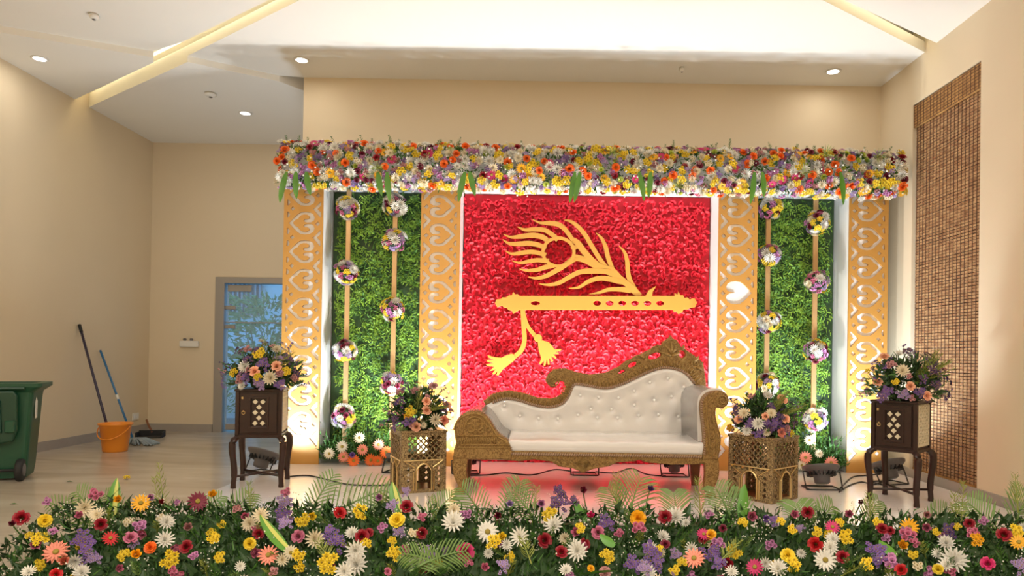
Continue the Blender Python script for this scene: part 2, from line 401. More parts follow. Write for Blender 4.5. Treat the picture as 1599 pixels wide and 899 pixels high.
# glass door and its frame
d1 = thing('door_1', 'frameless glass door with steel frame and patch fittings', 'door', (DX0, YD, 0)); d1['kind'] = 'structure'
mb = MB(); mb.box(DX0 - .05, DX0 + .07, YD - .02, YD + .12, 0, DZ - .03); mb.box(DX1 - .07, DX1 + .05, YD - .02, YD + .12, 0, DZ - .03); mb.box(DX0 - .05, DX1 + .05, YD - .02, YD + .12, DZ - .03, DZ + .05); obj('door_frame', mb, 'frame', d1)
mb = MB(); mb.box(DX0 + .08, DX1 - .08, YD + .03, YD + .042, .02, DZ - .04); obj('pane', mb, 'glass', d1)
for (x, z, w, h) in ((DX0 + .10, DZ - .14, .32, .09), (DX0 + .07, DZ - .38, .14, .05), (DX0 + .07, DZ - .64, .14, .05), (DX0 + .10, .03, .3, .08)):
    mb = MB(); mb.rbox(x, x + w, YD + .012, YD + .05, z, z + h, .006); obj('patch_fitting', mb, 'frame', d1)
mb = MB(); mb.box(DX0 + .08, DX1 - .08, YD + .02, YD + .05, 1.46, 1.475); obj('crossbar', mb, 'frame', d1)
# garden behind the door
mb = MB(); mb.box(-9, 1, YD + .2, 17, -.12, -.02); struct('ground_outside', mb, 'outground')
mb = MB(); mb.box(-9, 1, 11.6, 11.8, -.02, .95); struct('wall_garden', mb, 'outwall')
bl = thing('garden_building', 'pale house seen through the glass door', 'building', (-5.4, 16, 0))
mb = MB(); mb.box(-9, 0, 16, 16.3, -.02, 6); obj('wall', mb, 'outwall', bl)
for x in (-7.2, -5.55, -3.9):
    mb = MB(); mb.box(x, x + .9, 15.9, 16.0, 1.9, 2.9); w = obj('window', mb, 'darkglass', bl)
    mb = MB(); [mb.box(x + .1 * k, x + .1 * k + .03, 15.85, 15.9, 1.9, 2.9) for k in range(10)]; obj('grille', mb, 'grille', w)
def bush(c, r, h, n, label, L=.22):
    t = thing('garden_shrub', label, 'shrub', c, group='shrubs outside the glass door')
    mb = MB()
    for k in range(6): a = k * 1.05; mb.tube([c, (c[0] + r * .4 * math.cos(a), c[1] + r * .3 * math.sin(a), c[2] + h * .7)], [.02, .008], 5)
    obj('stem', mb, 'twig', t)
    mb = MB()
    for k in range(n):
        a = random.uniform(0, 2 * PI); q = math.sqrt(random.random()); z = random.uniform(.15, 1)
        p = Vector((c[0] + r * q * math.cos(a) * (1.1 - .5 * z), c[1] + .6 * r * q * math.sin(a), c[2] + h * z))
        mb.leaf(p, Vector((math.cos(a), math.sin(a) * .6, random.uniform(-.3, .9))), rv(), L * random.uniform(.7, 1.3), L * .28, .3)
    f = obj('foliage', mb, 'garden', t); f['kind'] = 'stuff'
bush(Vector((-5.0, 13.0, -.02)), 1.0, 2.1, 900, 'tall leafy shrub behind the garden wall, seen through the door glass')
bush(Vector((-4.0, 14.2, -.02)), .9, 2.3, 900, 'broad leafy shrub further along behind the garden wall', .26)
bush(Vector((-5.0, 11.1, -.02)), .35, .75, 220, 'low bush in front of the white garden wall outside', .14)
bush(Vector((-4.0, 10.8, -.02)), .25, .6, 200, 'smaller low bush beside the door outside', .14)
# window with the bamboo blind
w1 = thing('window_1', 'tall dark window behind the bamboo blind', 'window', (XR + .2, BY0, .06)); w1['kind'] = 'structure'
mb = MB(); mb.box(XR + .2, XR + .22, BY0, BY1, .06, BZ1); obj('pane', mb, 'darkglass', w1)
mb = MB()
for y in (BY0, (BY0 + BY1) / 2 - .02, BY1 - .04): mb.box(XR + .17, XR + .23, y, y + .04, .06, BZ1)
mb.box(XR + .17, XR + .23, BY0, BY1, 1.2, 1.25); obj('window_frame', mb, 'white', w1)
bd = thing('bamboo_blind', 'brown woven bamboo blind hanging over the tall window', 'blind', (XR + .06, (BY0 + BY1) / 2, .07))
mb = MB(); z = .10; xb = XR + .03
while z < 3.36:
    mb.box(xb, xb + .006, BY0 + .012, BY1 - .012, z, z + .0225 + random.uniform(-.003, .001)); z += .0265
s_ = obj('slats', mb, 'bamboo', bd); s_['kind'] = 'stuff'
mb = MB()
for k in range(19):
    y = BY0 + .03 + k * (BY1 - BY0 - .06) / 18; mb.box(xb - .003, xb + .009, y - .0035, y + .0035, .09, 3.36)
s_ = obj('threads', mb, 'thread', bd); s_['kind'] = 'stuff'
mb = MB(); mb.rbox(xb - .025, xb + .03, BY0 + .004, BY1 - .004, 3.28, 3.49, .006); va = obj('valance', mb, 'bamboo2', bd)
mb = MB(); [mb.box(xb - .028, xb - .024, BY0 + .01, BY1 - .01, 3.285 + k * .026, 3.288 + k * .026) for k in range(8)]; [mb.box(xb - .028, xb - .024, BY0 + .03 + k * .054, BY0 + .035 + k * .054, 3.285, 3.485) for k in range(19)]
obj('weave', mb, 'thread', va)
mb = MB(); mb.box(xb - .004, xb + .012, BY0 + .01, BY1 - .01, .065, .10); obj('bottom_rail', mb, 'bamboo2', bd)

# hall downlights (real fittings in the ceiling; those over the hall carry the room light)
def downlight(p, label, energy=0.0, z=ZC, group='recessed ceiling downlights', r=.055, lamp='downlight_lamp', fitting='downlight'):
    t = thing(fitting, label, 'downlight', (p[0], p[1], z - .012), group=group)
    mb = MB(); mb.lathe([(r + .018, .012), (r + .02, .004), (r + .012, 0), (r, .002), (r, .012)], 24); obj('trim_ring', mb, 'plasticw', t, True, local=True)
    mb = MB(); mb.lathe([(r, .004), (r, .010)], 24); obj('lens', mb, 'down', t, local=True)
    if energy:
        L = bpy.data.lights.new(lamp, 'AREA'); L.shape = 'DISK'; L.size = 2 * r; L.energy = energy; L.color = WARM
        lo = bpy.data.objects.new(lamp, L); COL.objects.link(lo); lo.location = (p[0], p[1], z - .03)
downlight(cpt(62, 91, ZB), 'lit downlight in the ceiling strip above the green bin', 2.5, ZB)
downlight(cpt(383, 176, ZB), 'lit downlight in the ceiling in front of the door wall', 5, ZB)
downlight(cpt(471, 93, ZC), 'lit downlight at the corner of the wall behind the stage', 2)
downlight(cpt(1301, 111, ZC), 'lit downlight near the bamboo blind end of the stage', 2)
k = 0
for y in (2.0, -0.4, -2.8, -5.2):
    for x in (-4.0, -1.6, 0.6, 2.5):
        zz = ZC if not (x == 0.6) else ZC
        downlight((x, y), 'lit downlight in a row over the hall floor', HALL_W, zz, 'downlights over the hall', lamp='hall_downlight_%02d_offscreen' % k, fitting='downlight_offscreen'); k += 1
def ceil_bit(p, z, label, name, cat, r):
    t = thing(name, label, cat, (p[0], p[1], z - .045))
    mb = MB(); mb.lathe([(r * .55, 0), (r * .8, .008), (r, .02), (r, .034), (r * .75, .036), (r * .75, .045)], 20); obj('housing', mb, 'plasticw', t, True, local=True)
    mb = MB(); mb.lathe([(r * .3, -.006), (r * .32, .002)], 14); obj('sensor', mb, 'lampgrey', t, local=True)
ceil_bit(cpt(329, 145, ZB), ZB, 'round white smoke detector on the lower ceiling panel', 'smoke_detector', 'detector', .06)
ceil_bit(cpt(147, 22, ZC), ZC, 'small round sprinkler head in the ceiling beside the slot', 'ceiling_sprinkler', 'sprinkler', .04)
ceil_bit(cpt(1065, 105, ZC), ZC, 'small sprinkler head in the ceiling above the stage', 'ceiling_sprinkler', 'sprinkler', .025)
# switch box, socket and wire on the walls
p = at(297, 537, YD); t = thing('switch_box', 'white surface switch box on the wall beside the glass door', 'switch box', (p.x, YD - .03, p.z - .04))
mb = MB(); mb.rbox(-.125, .125, -.02, .03, 0, .085, .008); obj('body', mb, 'plasticw', t, local=True)
for x in (-.06, .03):
    mb = MB(); mb.lathe([(.02, .085), (.022, .10), (.016, .115)], 12, X=Matrix.Translation((x, 0, 0))); obj('knob', mb, 'lampgrey', t, local=True)
p = at_x(211, 650, XL); t = thing('wall_socket', 'white wall socket low on the wall behind the blue handle', 'socket', (XL, p.y, p.z - .045))
mb = MB(); mb.rbox(0, .012, -.07, .07, 0, .09, .004); obj('plate', mb, 'plasticw', t, local=True)
mb = MB(); [mb.rbox(.012, .016, y - .02, y + .02, .02, .07, .0015) for y in (-.03, .03)]; obj('switch', mb, 'white', t, local=True)

# ------------------------------------------------------------------ stage sheet and backdrop
SZ = 0.015
mb = MB(); mb.rbox(-2.47, XR - .03, 4.07, YB - .02, 0, SZ, .004); tag(obj('stage_sheet', mb, 'mat_white'), 'glossy white floor sheet under the sofa and backdrop', 'floor sheet')
YP, YW = 6.75, 7.10                          # column fronts, recessed panels
COLX = [-2.27, -0.953, 1.903, 3.157]; CWD = 0.375; ZTOP = 2.98
def heart_holes(xc, zc, flip, solid=False):
    u = CWD / 450.0
    def tr(p): return (xc + (p[0] - 225) * u * (-1 if flip else 1), zc - p[1] * u)
    top = [(55, 0), (100, -48), (150, -98), (190, -125), (245, -133), (300, -126), (340, -102), (356, -62), (346, -28), (312, -8), (270, -6), (238, -14), (226, -30), (240, -46), (276, -50), (294, -64), (292, -82), (268, -97), (232, -99), (200, -90), (178, -70), (168, -52), (140, -38), (115, -14)]
    outer = top[:12]
    H_ = []
    if solid:
        o = [(55, 0), (100, -48), (150, -98), (190, -125), (245, -133), (300, -126), (340, -102), (356, -62), (346, -28), (312, -8), (250, 0)]
        H_.append([tr(p) for p in o + [(x, -y) for x, y in o[1:-1]][::-1]])
    else:
        H_.append([tr(p) for p in top + [(108, 0)] + [(x, -y) for x, y in top[1:]][::-1]])
    H_.append([tr(p) for p in ((390, -20), (418, 8), (390, 36), (362, 8))])
    H_.append([tr(p) for p in ((333, 165), (415, 82), (426, 86), (426, 128), (385, 165), (426, 204), (428, 258), (416, 262))])
    H_.append([tr(p) for p in ((100, 138), (126, 165), (100, 192), (74, 165))])
    for v in (95, -95):
        H_.append([tr(p) for p in ((38, v - 36), (60, v - 28), (72, v), (60, v + 28), (38, v + 36))])
    return H_
names = ['gold lattice column beside the glass door side of the stage', 'gold lattice column between the door-side greenery and the red wall', 'gold lattice column between the red wall and the blind-side greenery, one heart fully open', 'gold lattice column next to the bamboo blind']
for i, xc in enumerate(COLX):
    t = thing('lattice_column', names[i], 'column', (xc, YP + .2, SZ), group='gold lattice columns of the backdrop')
    mb = MB(); mb.rbox(xc - CWD / 2 + .006, xc + CWD / 2 - .006, YP + .016, YW + .05, SZ, ZTOP, .004); obj('body', mb, 'board', t)
    x0, x1 = xc - CWD / 2, xc + CWD / 2; polys = [[(x0, SZ), (x1, SZ), (x1, ZTOP), (x0, ZTOP)]]
    zc0 = at(0, 0, YP).z
    pitch = 0.2745; ztopheart = at([440, 690, 1150, 1355][i], [303, 322, 323, 328][i], YP).z
    n = 0; z = ztopheart + pitch
    while z > .2:
        hs = heart_holes(xc, z, i > 0, i == 2 and n == 4)
        for h in hs:
            if min(q[1] for q in h) > SZ + .03 and max(q[1] for q in h) < ZTOP - .03: polys.append(h)
        z -= pitch; n += 1
    mb = MB(); mb.plate(polys, YP + .006, .018, 0); obj('lattice_board', mb, 'gold', t)
# header beam
mb = MB(); mb.rbox(COLX[0] - CWD / 2, COLX[3] + CWD / 2, YP - .1, YP - .006, 2.69, 2.99, .004); mb.rbox(COLX[0] - CWD / 2, COLX[3] + CWD / 2, YP - .006, YW + .05, ZTOP + .002, 3.03, .004)
for a, b in ((0, 1), (1, 2), (2, 3)): mb.rbox(COLX[a] + CWD / 2, COLX[b] - CWD / 2, YP - .006, YW + .05, 2.71, ZTOP, .004)
tag(obj('header_beam', mb, 'white'), 'white header beam along the top of the backdrop under the flowers', 'beam')
# red flower wall
RX0, RX1 = COLX[1] + CWD / 2 + .002, COLX[2] - CWD / 2 - .002
t = thing('red_flower_wall', 'red petal wall behind the sofa and gold flute sign', 'flower wall', ((RX0 + RX1) / 2, YW, SZ))
mb = MB(); mb.box(RX0, RX1, YW, YW + .04, SZ, 2.705); obj('backing_board', mb, 'redback', t)
mb = MB(); sp = .043
nx = int((RX1 - RX0) / sp); nz = int(2.66 / sp)
for a in range(nx):
    for b in range(nz):
        c = Vector((RX0 + .03 + a * sp + random.uniform(-.016, .016), YW - .004, SZ + .03 + b * sp + random.uniform(-.016, .016)))
        if c.x > RX1 - .03: continue
        ang = random.uniform(0, 2 * PI); r = random.uniform(.026, .036); sw = random.uniform(2.2, 3.6); n = 5
        v = []; f = []
        for j in range(n + 1):
            q = ang + sw * (j / n - .5); h = random.uniform(.018, .034)
            e = Vector((math.cos(q), 0, math.sin(q)))
            v += [c + e * r * .35, c + e * r * .8 + Vector((0, -h * .8, 0)), c + e * r * 1.15 + Vector((0, -h, 0))]
        for j in range(n):
            f += [(j * 3, j * 3 + 1, j * 3 + 4, j * 3 + 3), (j * 3 + 1, j * 3 + 2, j * 3 + 5, j * 3 + 4)]
        mb.add(v, f)
o = obj('petals', mb, 'redpetal', t, True); o['kind'] = 'stuff'
# greenery panels
def green_wall(x0, x1, label):
    t = thing('greenery_panel', label, 'greenery', ((x0 + x1) / 2, YW, SZ), group='greenery panels of the backdrop')
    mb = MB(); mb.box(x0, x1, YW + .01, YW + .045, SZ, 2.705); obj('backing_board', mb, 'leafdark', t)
    mb = MB()
    for k in range(1500):                    # hanging fern sprigs
        c = Vector((random.uniform(x0 + .02, x1 - .02), YW, random.uniform(SZ + .16, 2.69)))
        d = Vector((random.uniform(-.8, .8), random.uniform(-.9, -.25), random.uniform(-1.2, .1))).normalized(); L = random.uniform(.06, .15)
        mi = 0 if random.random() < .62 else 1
        for j in range(5):
            s = 1 if j % 2 else -1; p = c + d * L * (j / 5)
            e = d.cross(Vector((0, 1, 0))); e = e.normalized() if e.length > .01 else Vector((1, 0, 0))
            if x0 + .07 < p.x < x1 - .07 or (abs(e.x * s * .8 + d.x) < .25 and x0 + .03 < p.x < x1 - .03): mb.leaf(p, d + e * s * .8 + rv(.25), Vector((0, -1, 0)).cross(d + e * s * .8) + rv(.3), random.uniform(.04, .06), .014, .3, mi)
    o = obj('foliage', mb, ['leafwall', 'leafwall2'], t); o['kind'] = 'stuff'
green_wall(COLX[0] + CWD / 2, COLX[1] - CWD / 2, 'green fern panel of the backdrop on the glass door side')
green_wall(COLX[2] + CWD / 2, COLX[3] - CWD / 2, 'green fern panel of the backdrop on the bamboo blind side')

# flute and feather sign
YS = YW - .10
def Zs(x, y, ox, oy, k): q = at(ox + x * k, oy + y * k, YS); return (q.x, q.z)
zf = lambda x, y: Zs(x, y, 770, 330, .1557)
zl = lambda x, y: Zs(x, y, 750, 440, .2189)
PXM = YS / F
t = thing('flute_feather_sign', 'gold cut-out sign of a peacock feather on a flute with tassels', 'sign', (zl(800, 150)[0], YS, zl(800, 650)[1]))
fl = [(105, 150), (115, 125), (150, 120), (155, 110), (185, 110), (205, 95), (225, 95), (235, 70), (250, 90), (265, 85), (280, 100), (1178, 100), (1200, 60), (1255, 28), (1230, 70), (1225, 100), (1385, 100), (1385, 80), (1405, 90), (1412, 70), (1425, 95), (1445, 95), (1455, 115), (1475, 110), (1490, 125), (1510, 118), (1530, 120), (1545, 150), (1530, 180), (1495, 185), (1480, 195), (1450, 195), (1440, 215), (1412, 230), (1400, 210), (1380, 215), (1375, 200), (280, 200), (260, 210), (235, 228), (225, 205), (200, 200), (190, 185), (165, 180), (155, 170), (120, 180)]
polys = [[zl(*p) for p in fl]]
for cx, rx, ry in [(393, 32, 15)] + [(x, 27, 18) for x in (833, 922, 1012, 1102, 1192, 1282)]:
    polys.append([zl(cx + rx * math.cos(a * PI / 8), 152 + ry * math.sin(a * PI / 8)) for a in range(16)])
mb = MB(); mb.plate(polys, YS, .03, .003); obj('flute', mb, 'goldsign', t)
barbs = [([(395, 80), (470, 115), (560, 118), (650, 130), (720, 180), (800, 290)], [3, 22, 42, 46, 44, 40]),
 ([(245, 155), (320, 185), (420, 180), (520, 190), (600, 240), (650, 285)], [3, 30, 44, 44, 44, 50]),
 ([(105, 230), (180, 258), (290, 250), (400, 240), (500, 260), (560, 310)], [3, 24, 46, 50, 50, 50]),
 ([(95, 280), (160, 320), (260, 325), (360, 320), (450, 335), (530, 370)], [3, 28, 46, 48, 46, 46]),
 ([(120, 395), (190, 425), (280, 415), (380, 405), (470, 420), (530, 440)], [3, 24, 40, 42, 42, 50]),
 ([(190, 495), (270, 515), (360, 500), (450, 488), (560, 500)], [3, 22, 36, 40, 50]),
 ([(260, 575), (340, 592), (440, 585), (520, 560), (610, 540)], [3, 24, 38, 44, 50]),
 ([(355, 655), (430, 668), (520, 650), (620, 600), (710, 545), (800, 480)], [3, 26, 40, 46, 50, 60]),
 ([(460, 725), (560, 735), (660, 715), (760, 660), (860, 610), (960, 598), (1100, 600), (1180, 610)], [3, 26, 40, 44, 46, 50, 50, 50]),
 ([(760, 770), (860, 760), (960, 700), (1060, 670), (1160, 675), (1260, 700), (1340, 720)], [3, 26, 42, 46, 50, 50, 40]),
 ([(960, 830), (1060, 815), (1150, 785), (1250, 780), (1380, 790)], [3, 28, 38, 42, 60]),
 ([(790, 280), (850, 320), (910, 400), (1000, 500), (1080, 570), (1180, 600), (1270, 670), (1350, 735), (1410, 790), (1475, 850)], [50, 60, 60, 60, 80, 90, 60, 60, 70, 50]),
 ([(770, 500), (840, 480), (940, 500), (1060, 570)], [60, 30, 50, 60]), ([(790, 380), (850, 350), (900, 400)], [50, 40, 40]), ([(800, 445), (880, 455), (960, 490)], [40, 24, 40]),
 ([(710, 85), (780, 100), (850, 150), (920, 230), (980, 330), (1040, 430), (1100, 520), (1170, 600)], [3, 28, 40, 44, 44, 44, 46, 50]),
 ([(1035, 215), (1090, 270), (1130, 360), (1150, 450), (1190, 560), (1220, 620)], [3, 28, 42, 44, 46, 40]),
 ([(1265, 345), (1320, 410), (1345, 500), (1352, 600), (1375, 700), (1450, 840)], [3, 28, 40, 44, 50, 60])]
mb = MB()
for i, (pts, ws) in enumerate(barbs):
    mb.plate([[zf(*p) for p in ribbon(pts, ws)]], YS + .0006 * i, .022, 0)
ring = [[zf(655 + 172 * math.cos(a * PI / 20), 408 + 156 * math.sin(a * PI / 20)) for a in range(40)], [zf(655 + 140 * math.cos(a * PI / 20), 408 + 127 * math.sin(a * PI / 20)) for a in range(40)]]
mb.plate(ring, YS - .0008, .022, 0); obj('feather', mb, 'goldsign', t)
mb = MB(); mb.plate([[zl(*p) for p in ribbon([(303, 195), (310, 320), (315, 420), (290, 490), (235, 540)], [34, 32, 32, 34, 30])]], YS, .02, .002)
mb.plate([[zl(*p) for p in ribbon([(303, 205), (335, 310), (400, 395)], [30, 28, 28])]], YS + .0005, .02, .002); obj('cord', mb, 'goldsign', t)
T1 = [(205, 515), (150, 540), (100, 535), (50, 520), (60, 540), (95, 555), (45, 555), (50, 570), (95, 580), (40, 585), (50, 600), (100, 605), (70, 630), (85, 635), (110, 620), (85, 655), (100, 660), (125, 635), (115, 665), (130, 665), (165, 620), (205, 590), (235, 565)]
T2 = [(440, 415), (490, 430), (530, 480), (580, 480), (570, 492), (535, 500), (560, 505), (560, 515), (520, 515), (545, 540), (535, 548), (505, 530), (520, 565), (508, 570), (490, 540), (495, 590), (482, 590), (475, 550), (465, 595), (450, 600), (455, 560), (430, 590), (420, 582), (435, 545), (415, 480), (410, 430)]
for T_, kx, ky in ((T1, 222, 540), (T2, 412, 400)):
    mb = MB(); mb.plate([[zl(*p) for p in T_]], YS, .02, .001)
    mb.plate([[zl(kx + 29 * math.cos(a * PI / 8), ky + 29 * math.sin(a * PI / 8)) for a in range(16)]], YS - .001, .024, .003); obj('tassel', mb, 'goldsign', t)
for fn, r_, lst in ((zl, .012, ((300, 150), (700, 150), (1350, 150))), (zf, .012, ((655, 265), (1100, 560))), (zl, .008, ((312, 330), (150, 570), (470, 480)))):
    for x, y in lst:
        q = fn(x, y); mb = MB(); mb.box(q[0] - r_, q[0] + r_, YS + .008, YW + .001, q[1] - r_, q[1] + r_); obj('spacer', mb, 'redback', t)

# ------------------------------------------------------------------ flower kinds (shared meshes, unit diameter, facing +Z)
def petal(mb, az, r0, L, w, tilt, curl, prof, m=0, cup=0.0):
    e = Vector((math.cos(az), math.sin(az), 0)); s = Vector((-math.sin(az), math.cos(az), 0)); p = e * r0; a = tilt; k = len(prof); v = []; f = []
    for i, pw in enumerate(prof):
        c = Vector((0, 0, 1)) * cup * w * pw
        v += [p - s * w * pw / 2 + c, p, p + s * w * pw / 2 + c]
        p = p + (e * math.cos(a) + Vector((0, 0, 1)) * math.sin(a)) * (L / (k - 1)); a += curl / (k - 1)
    for i in range(k - 1):
        for j in (0, 1): f.append((i * 3 + j, i * 3 + j + 1, i * 3 + 4 + j, i * 3 + 3 + j))
    mb.add(v, f, m)
def star(mb, c, n, r, m=0, cm=1):
    X = Vector(c)
    for j in range(5):
        a = 2 * PI * j / 5; d = Vector((math.cos(a), math.sin(a), .35)); s = Vector((-math.sin(a), math.cos(a), 0))
        mb.add([X, X + d * r * .6 - s * r * .38, X + d * r, X + d * r * .6 + s * r * .38], [(0, 1, 2, 3)], m)
    mb.ball(X + Vector((0, 0, r * .25)), r * .3, cm, 5, 3)
def f_rose(seed=0):
    R_ = random.Random(seed); mb = MB()
    for n, r0, L, w, tl, cu in ((3, .03, .26, .26, 1.45, .25), (4, .08, .30, .32, 1.25, .1), (5, .12, .36, .40, .95, -.5), (6, .12, .44, .44, .55, -.8)):
        for j in range(n): petal(mb, 2 * PI * j / n + n + R_.uniform(-.2, .2), r0, L, w, tl, cu, [.5, .95, 1, .75], 0, .12)
    mb.lathe([(.03, -.1), (.1, -.02), (.12, .02)], 7, 1); return mb
def f_mum():
    mb = MB()
    for n, r0, L, w, tl in ((14, .1, .40, .105, .12), (13, .08, .36, .10, .42), (11, .06, .30, .09, .75), (8, .03, .24, .08, 1.1), (5, .0, .2, .07, 1.4)):
        for j in range(n): petal(mb, 2 * PI * j / n + n * .3, r0, L, w, tl, .5, [.6, 1, .8, .25], 0, .15)
    return mb
def f_gerb():
    mb = MB()
    for n, r0, L, w, tl in ((15, .08, .42, .115, .05), (14, .08, .34, .10, .22)):
        for j in range(n): petal(mb, 2 * PI * j / n + n * .1, r0, L, w, tl, -.1, [.5, 1, .95, .3], 0, .1)
    mb.lathe([(.12, .02), (.12, .05), (.07, .08), (.03, .07)], 10, 2); return mb
def f_carn():
    mb = MB(); R_ = random.Random(3)
    for n, r0, L, w, tl in ((9, .08, .42, .30, .25), (8, .06, .36, .28, .7), (6, .03, .30, .24, 1.1), (4, .0, .28, .2, 1.4)):
        for j in range(n): petal(mb, 2 * PI * j / n + n, r0, L, w, tl + R_.uniform(-.15, .15), R_.uniform(-.6, .5), [.3, .9, 1.05, .8], 0, R_.uniform(-.1, .2))
    return mb
def f_daisies():
    mb = MB(); R_ = random.Random(5)
    for k in range(6):
        a = k * 1.05; c = Vector((.27 * math.cos(a), .27 * math.sin(a), R_.uniform(-.05, .12))) if k else Vector((0, 0, .16)); b = len(mb.v)
        for n, L, tl in ((8, .17, .2), (6, .13, .8)):
            for j in range(n): petal(mb, 2 * PI * j / n + k, .02, L, .095, tl, .3, [.5, 1, .5], 0, .1)
        mb.ball((0, 0, .04), .05, 2, 6, 3)
        for i in range(b, len(mb.v)): mb.v[i] = tuple(Vector(mb.v[i]) + c)
        mb.tube([c, (0, 0, -.3)], .012, 4, 1)
    return mb
def f_statice():
    mb = MB(); R_ = random.Random(9)
    for k in range(30):
        a = R_.uniform(0, 6.28); q = math.sqrt(R_.random()) * .46; star(mb, (q * math.cos(a), q * math.sin(a), .18 - q * .5 + R_.uniform(-.05, .05)), 5, .12, 0, 2)
    for k in range(5): mb.tube([(.25 * math.cos(k * 1.26), .25 * math.sin(k * 1.26), 0), (0, 0, -.35)], .012, 4, 1)
    return mb
def f_spray():
    mb = MB(); R_ = random.Random(4)
    for k in range(5):
        a = k * 1.3; c = Vector((.26 * math.cos(a), .26 * math.sin(a), R_.uniform(-.06, .12))) if k else Vector((0, 0, .14)); b = len(mb.v)
        for n, L, w, tl in ((4, .13, .16, 1.3), (5, .19, .19, .7)):
            for j in range(n): petal(mb, 2 * PI * j / n + k, .03, L, w, tl, -.2, [.5, 1, .7], 0, .1)
        for i in range(b, len(mb.v)): mb.v[i] = tuple(Vector(mb.v[i]) + c)
        mb.tube([c, (0, 0, -.3)], .014, 4, 1)
    return mb
def f_bud():
    mb = MB()
    for n, r0, L, w, tl, cu in ((3, .05, .55, .5, 1.35, .5), (4, .14, .62, .5, 1.25, .3), (5, .18, .62, .46, 1.0, -.1)):
        for j in range(n): petal(mb, 2 * PI * j / n + n, r0, L, w, tl, cu, [.5, 1, .95, .5], 0, .12)
    mb.lathe([(.04, -.25), (.06, -.05), (.2, .05)], 7, 1); return mb
KIND = {'rose': ('rose', f_rose(1)), 'mum': ('chrysanthemum', f_mum()), 'gerb': ('gerbera', f_gerb()), 'carn': ('carnation', f_carn()), 'daisy': ('daisy_cluster', f_daisies()), 'statice': ('statice_cluster', f_statice()), 'spray': ('spray_rose_cluster', f_spray()), 'bud': ('rose_bud', f_bud())}
FC = {'white': (.78, .75, .67), 'cream': (.80, .70, .50), 'yellow': (.85, .62, .03), 'gold': (.85, .42, .01), 'orange': (.85, .15, .01), 'coral': (.80, .26, .17), 'peach': (.85, .42, .26), 'red': (.55, .01, .015), 'darkred': (.28, .004, .015), 'maroon': (.17, .008, .03), 'magenta': (.55, .02, .13), 'pink': (.55, .15, .25), 'mauve': (.52, .22, .42), 'dustpink': (.50, .24, .24), 'purple': (.17, .08, .31), 'lilac': (.36, .24, .50), 'violet': (.09, .035, .16), 'lime': (.45, .52, .06)}
for c in FC: M['fl_' + c] = mat('petal_' + c, FC[c], 0.55, noise=0.12, nscale=4, rnd=0.14)
M['eye'] = mat('flower_centre', (.30, .22, .03), .7)
FM = {}
def fmesh(kind, col):
    if (kind, col) not in FM:
        FM[kind, col] = mesh_of(KIND[kind][1], ['fl_' + col, 'stem', 'eye'], True, KIND[kind][0])
    return FM[kind, col]
def flower(kind, col, parent, p, n, size): return inst(KIND[kind][0], fmesh(kind, col), parent, p, n, size * 1.12)
CAMP = Vector((0, 0, HC))

# ------------------------------------------------------------------ gold poles with flower balls
POLES = [(542, [325, 425, 548, 650], 'outer', 'door-side'), (615, [320, 375, 482, 597], 'inner', 'door-side'), (1198, [325, 397, 502, 600], 'inner', 'blind-side'), (1272, [348, 440, 548, 655], 'outer', 'blind-side')]
YPO = 6.93; ORD = ['topmost', 'second', 'third', 'lowest']
PINK = [('mum', 'white', .085), ('mum', 'white', .095), ('mum', 'cream', .08), ('carn', 'maroon', .06), ('spray', 'mauve', .07), ('statice', 'lilac', .075), ('daisy', 'yellow', .075), ('daisy', 'yellow', .065), ('spray', 'pink', .06)]
for px, ys, io, side in POLES:
    x = at(px, 480, YPO).x
    nb = 'the end column' if io == 'outer' else 'the column by the red wall'
    t = thing('gold_pole', f'slim gold pole on the {side} fern panel next to {nb}', 'pole', (x, YPO, SZ), group='gold poles on the fern panels')
    mb = MB(); mb.rbox(x - .024, x + .024, YPO - .012, YPO + .012, SZ, 2.7, .004); obj('shaft', mb, 'poleg', t)
    mb = MB(); mb.rbox(x - .045, x + .045, YPO - .03, YPO + .03, SZ, SZ + .02, .004); obj('foot', mb, 'poleg', t)
    for i, py in enumerate(ys):
        c = at(px, py, YPO - .045); c.x = x; r = .118
        b = thing('flower_ball', f'{ORD[i]} flower ball on the {io} gold pole of the {side} fern panel', 'flower ball', (c.x, c.y, c.z - r), group='flower balls on the gold poles')
        mb = MB(); mb.ball(c, r * .7, 0, 12, 8); obj('core', mb, 'leafdark', b, True)
        N = 36
        for k in range(N):
            zz = 1 - 2 * (k + .5) / N; a = k * 2.39996 + i; q = math.sqrt(1 - zz * zz); n = Vector((q * math.cos(a), q * math.sin(a), zz))
            if n.y > .55: continue
            kd, cl, sz = random.choice(PINK); flower(kd, cl, b, c + n * r * random.uniform(.68, .92), n + rv(.3), sz * random.uniform(.95, 1.2))

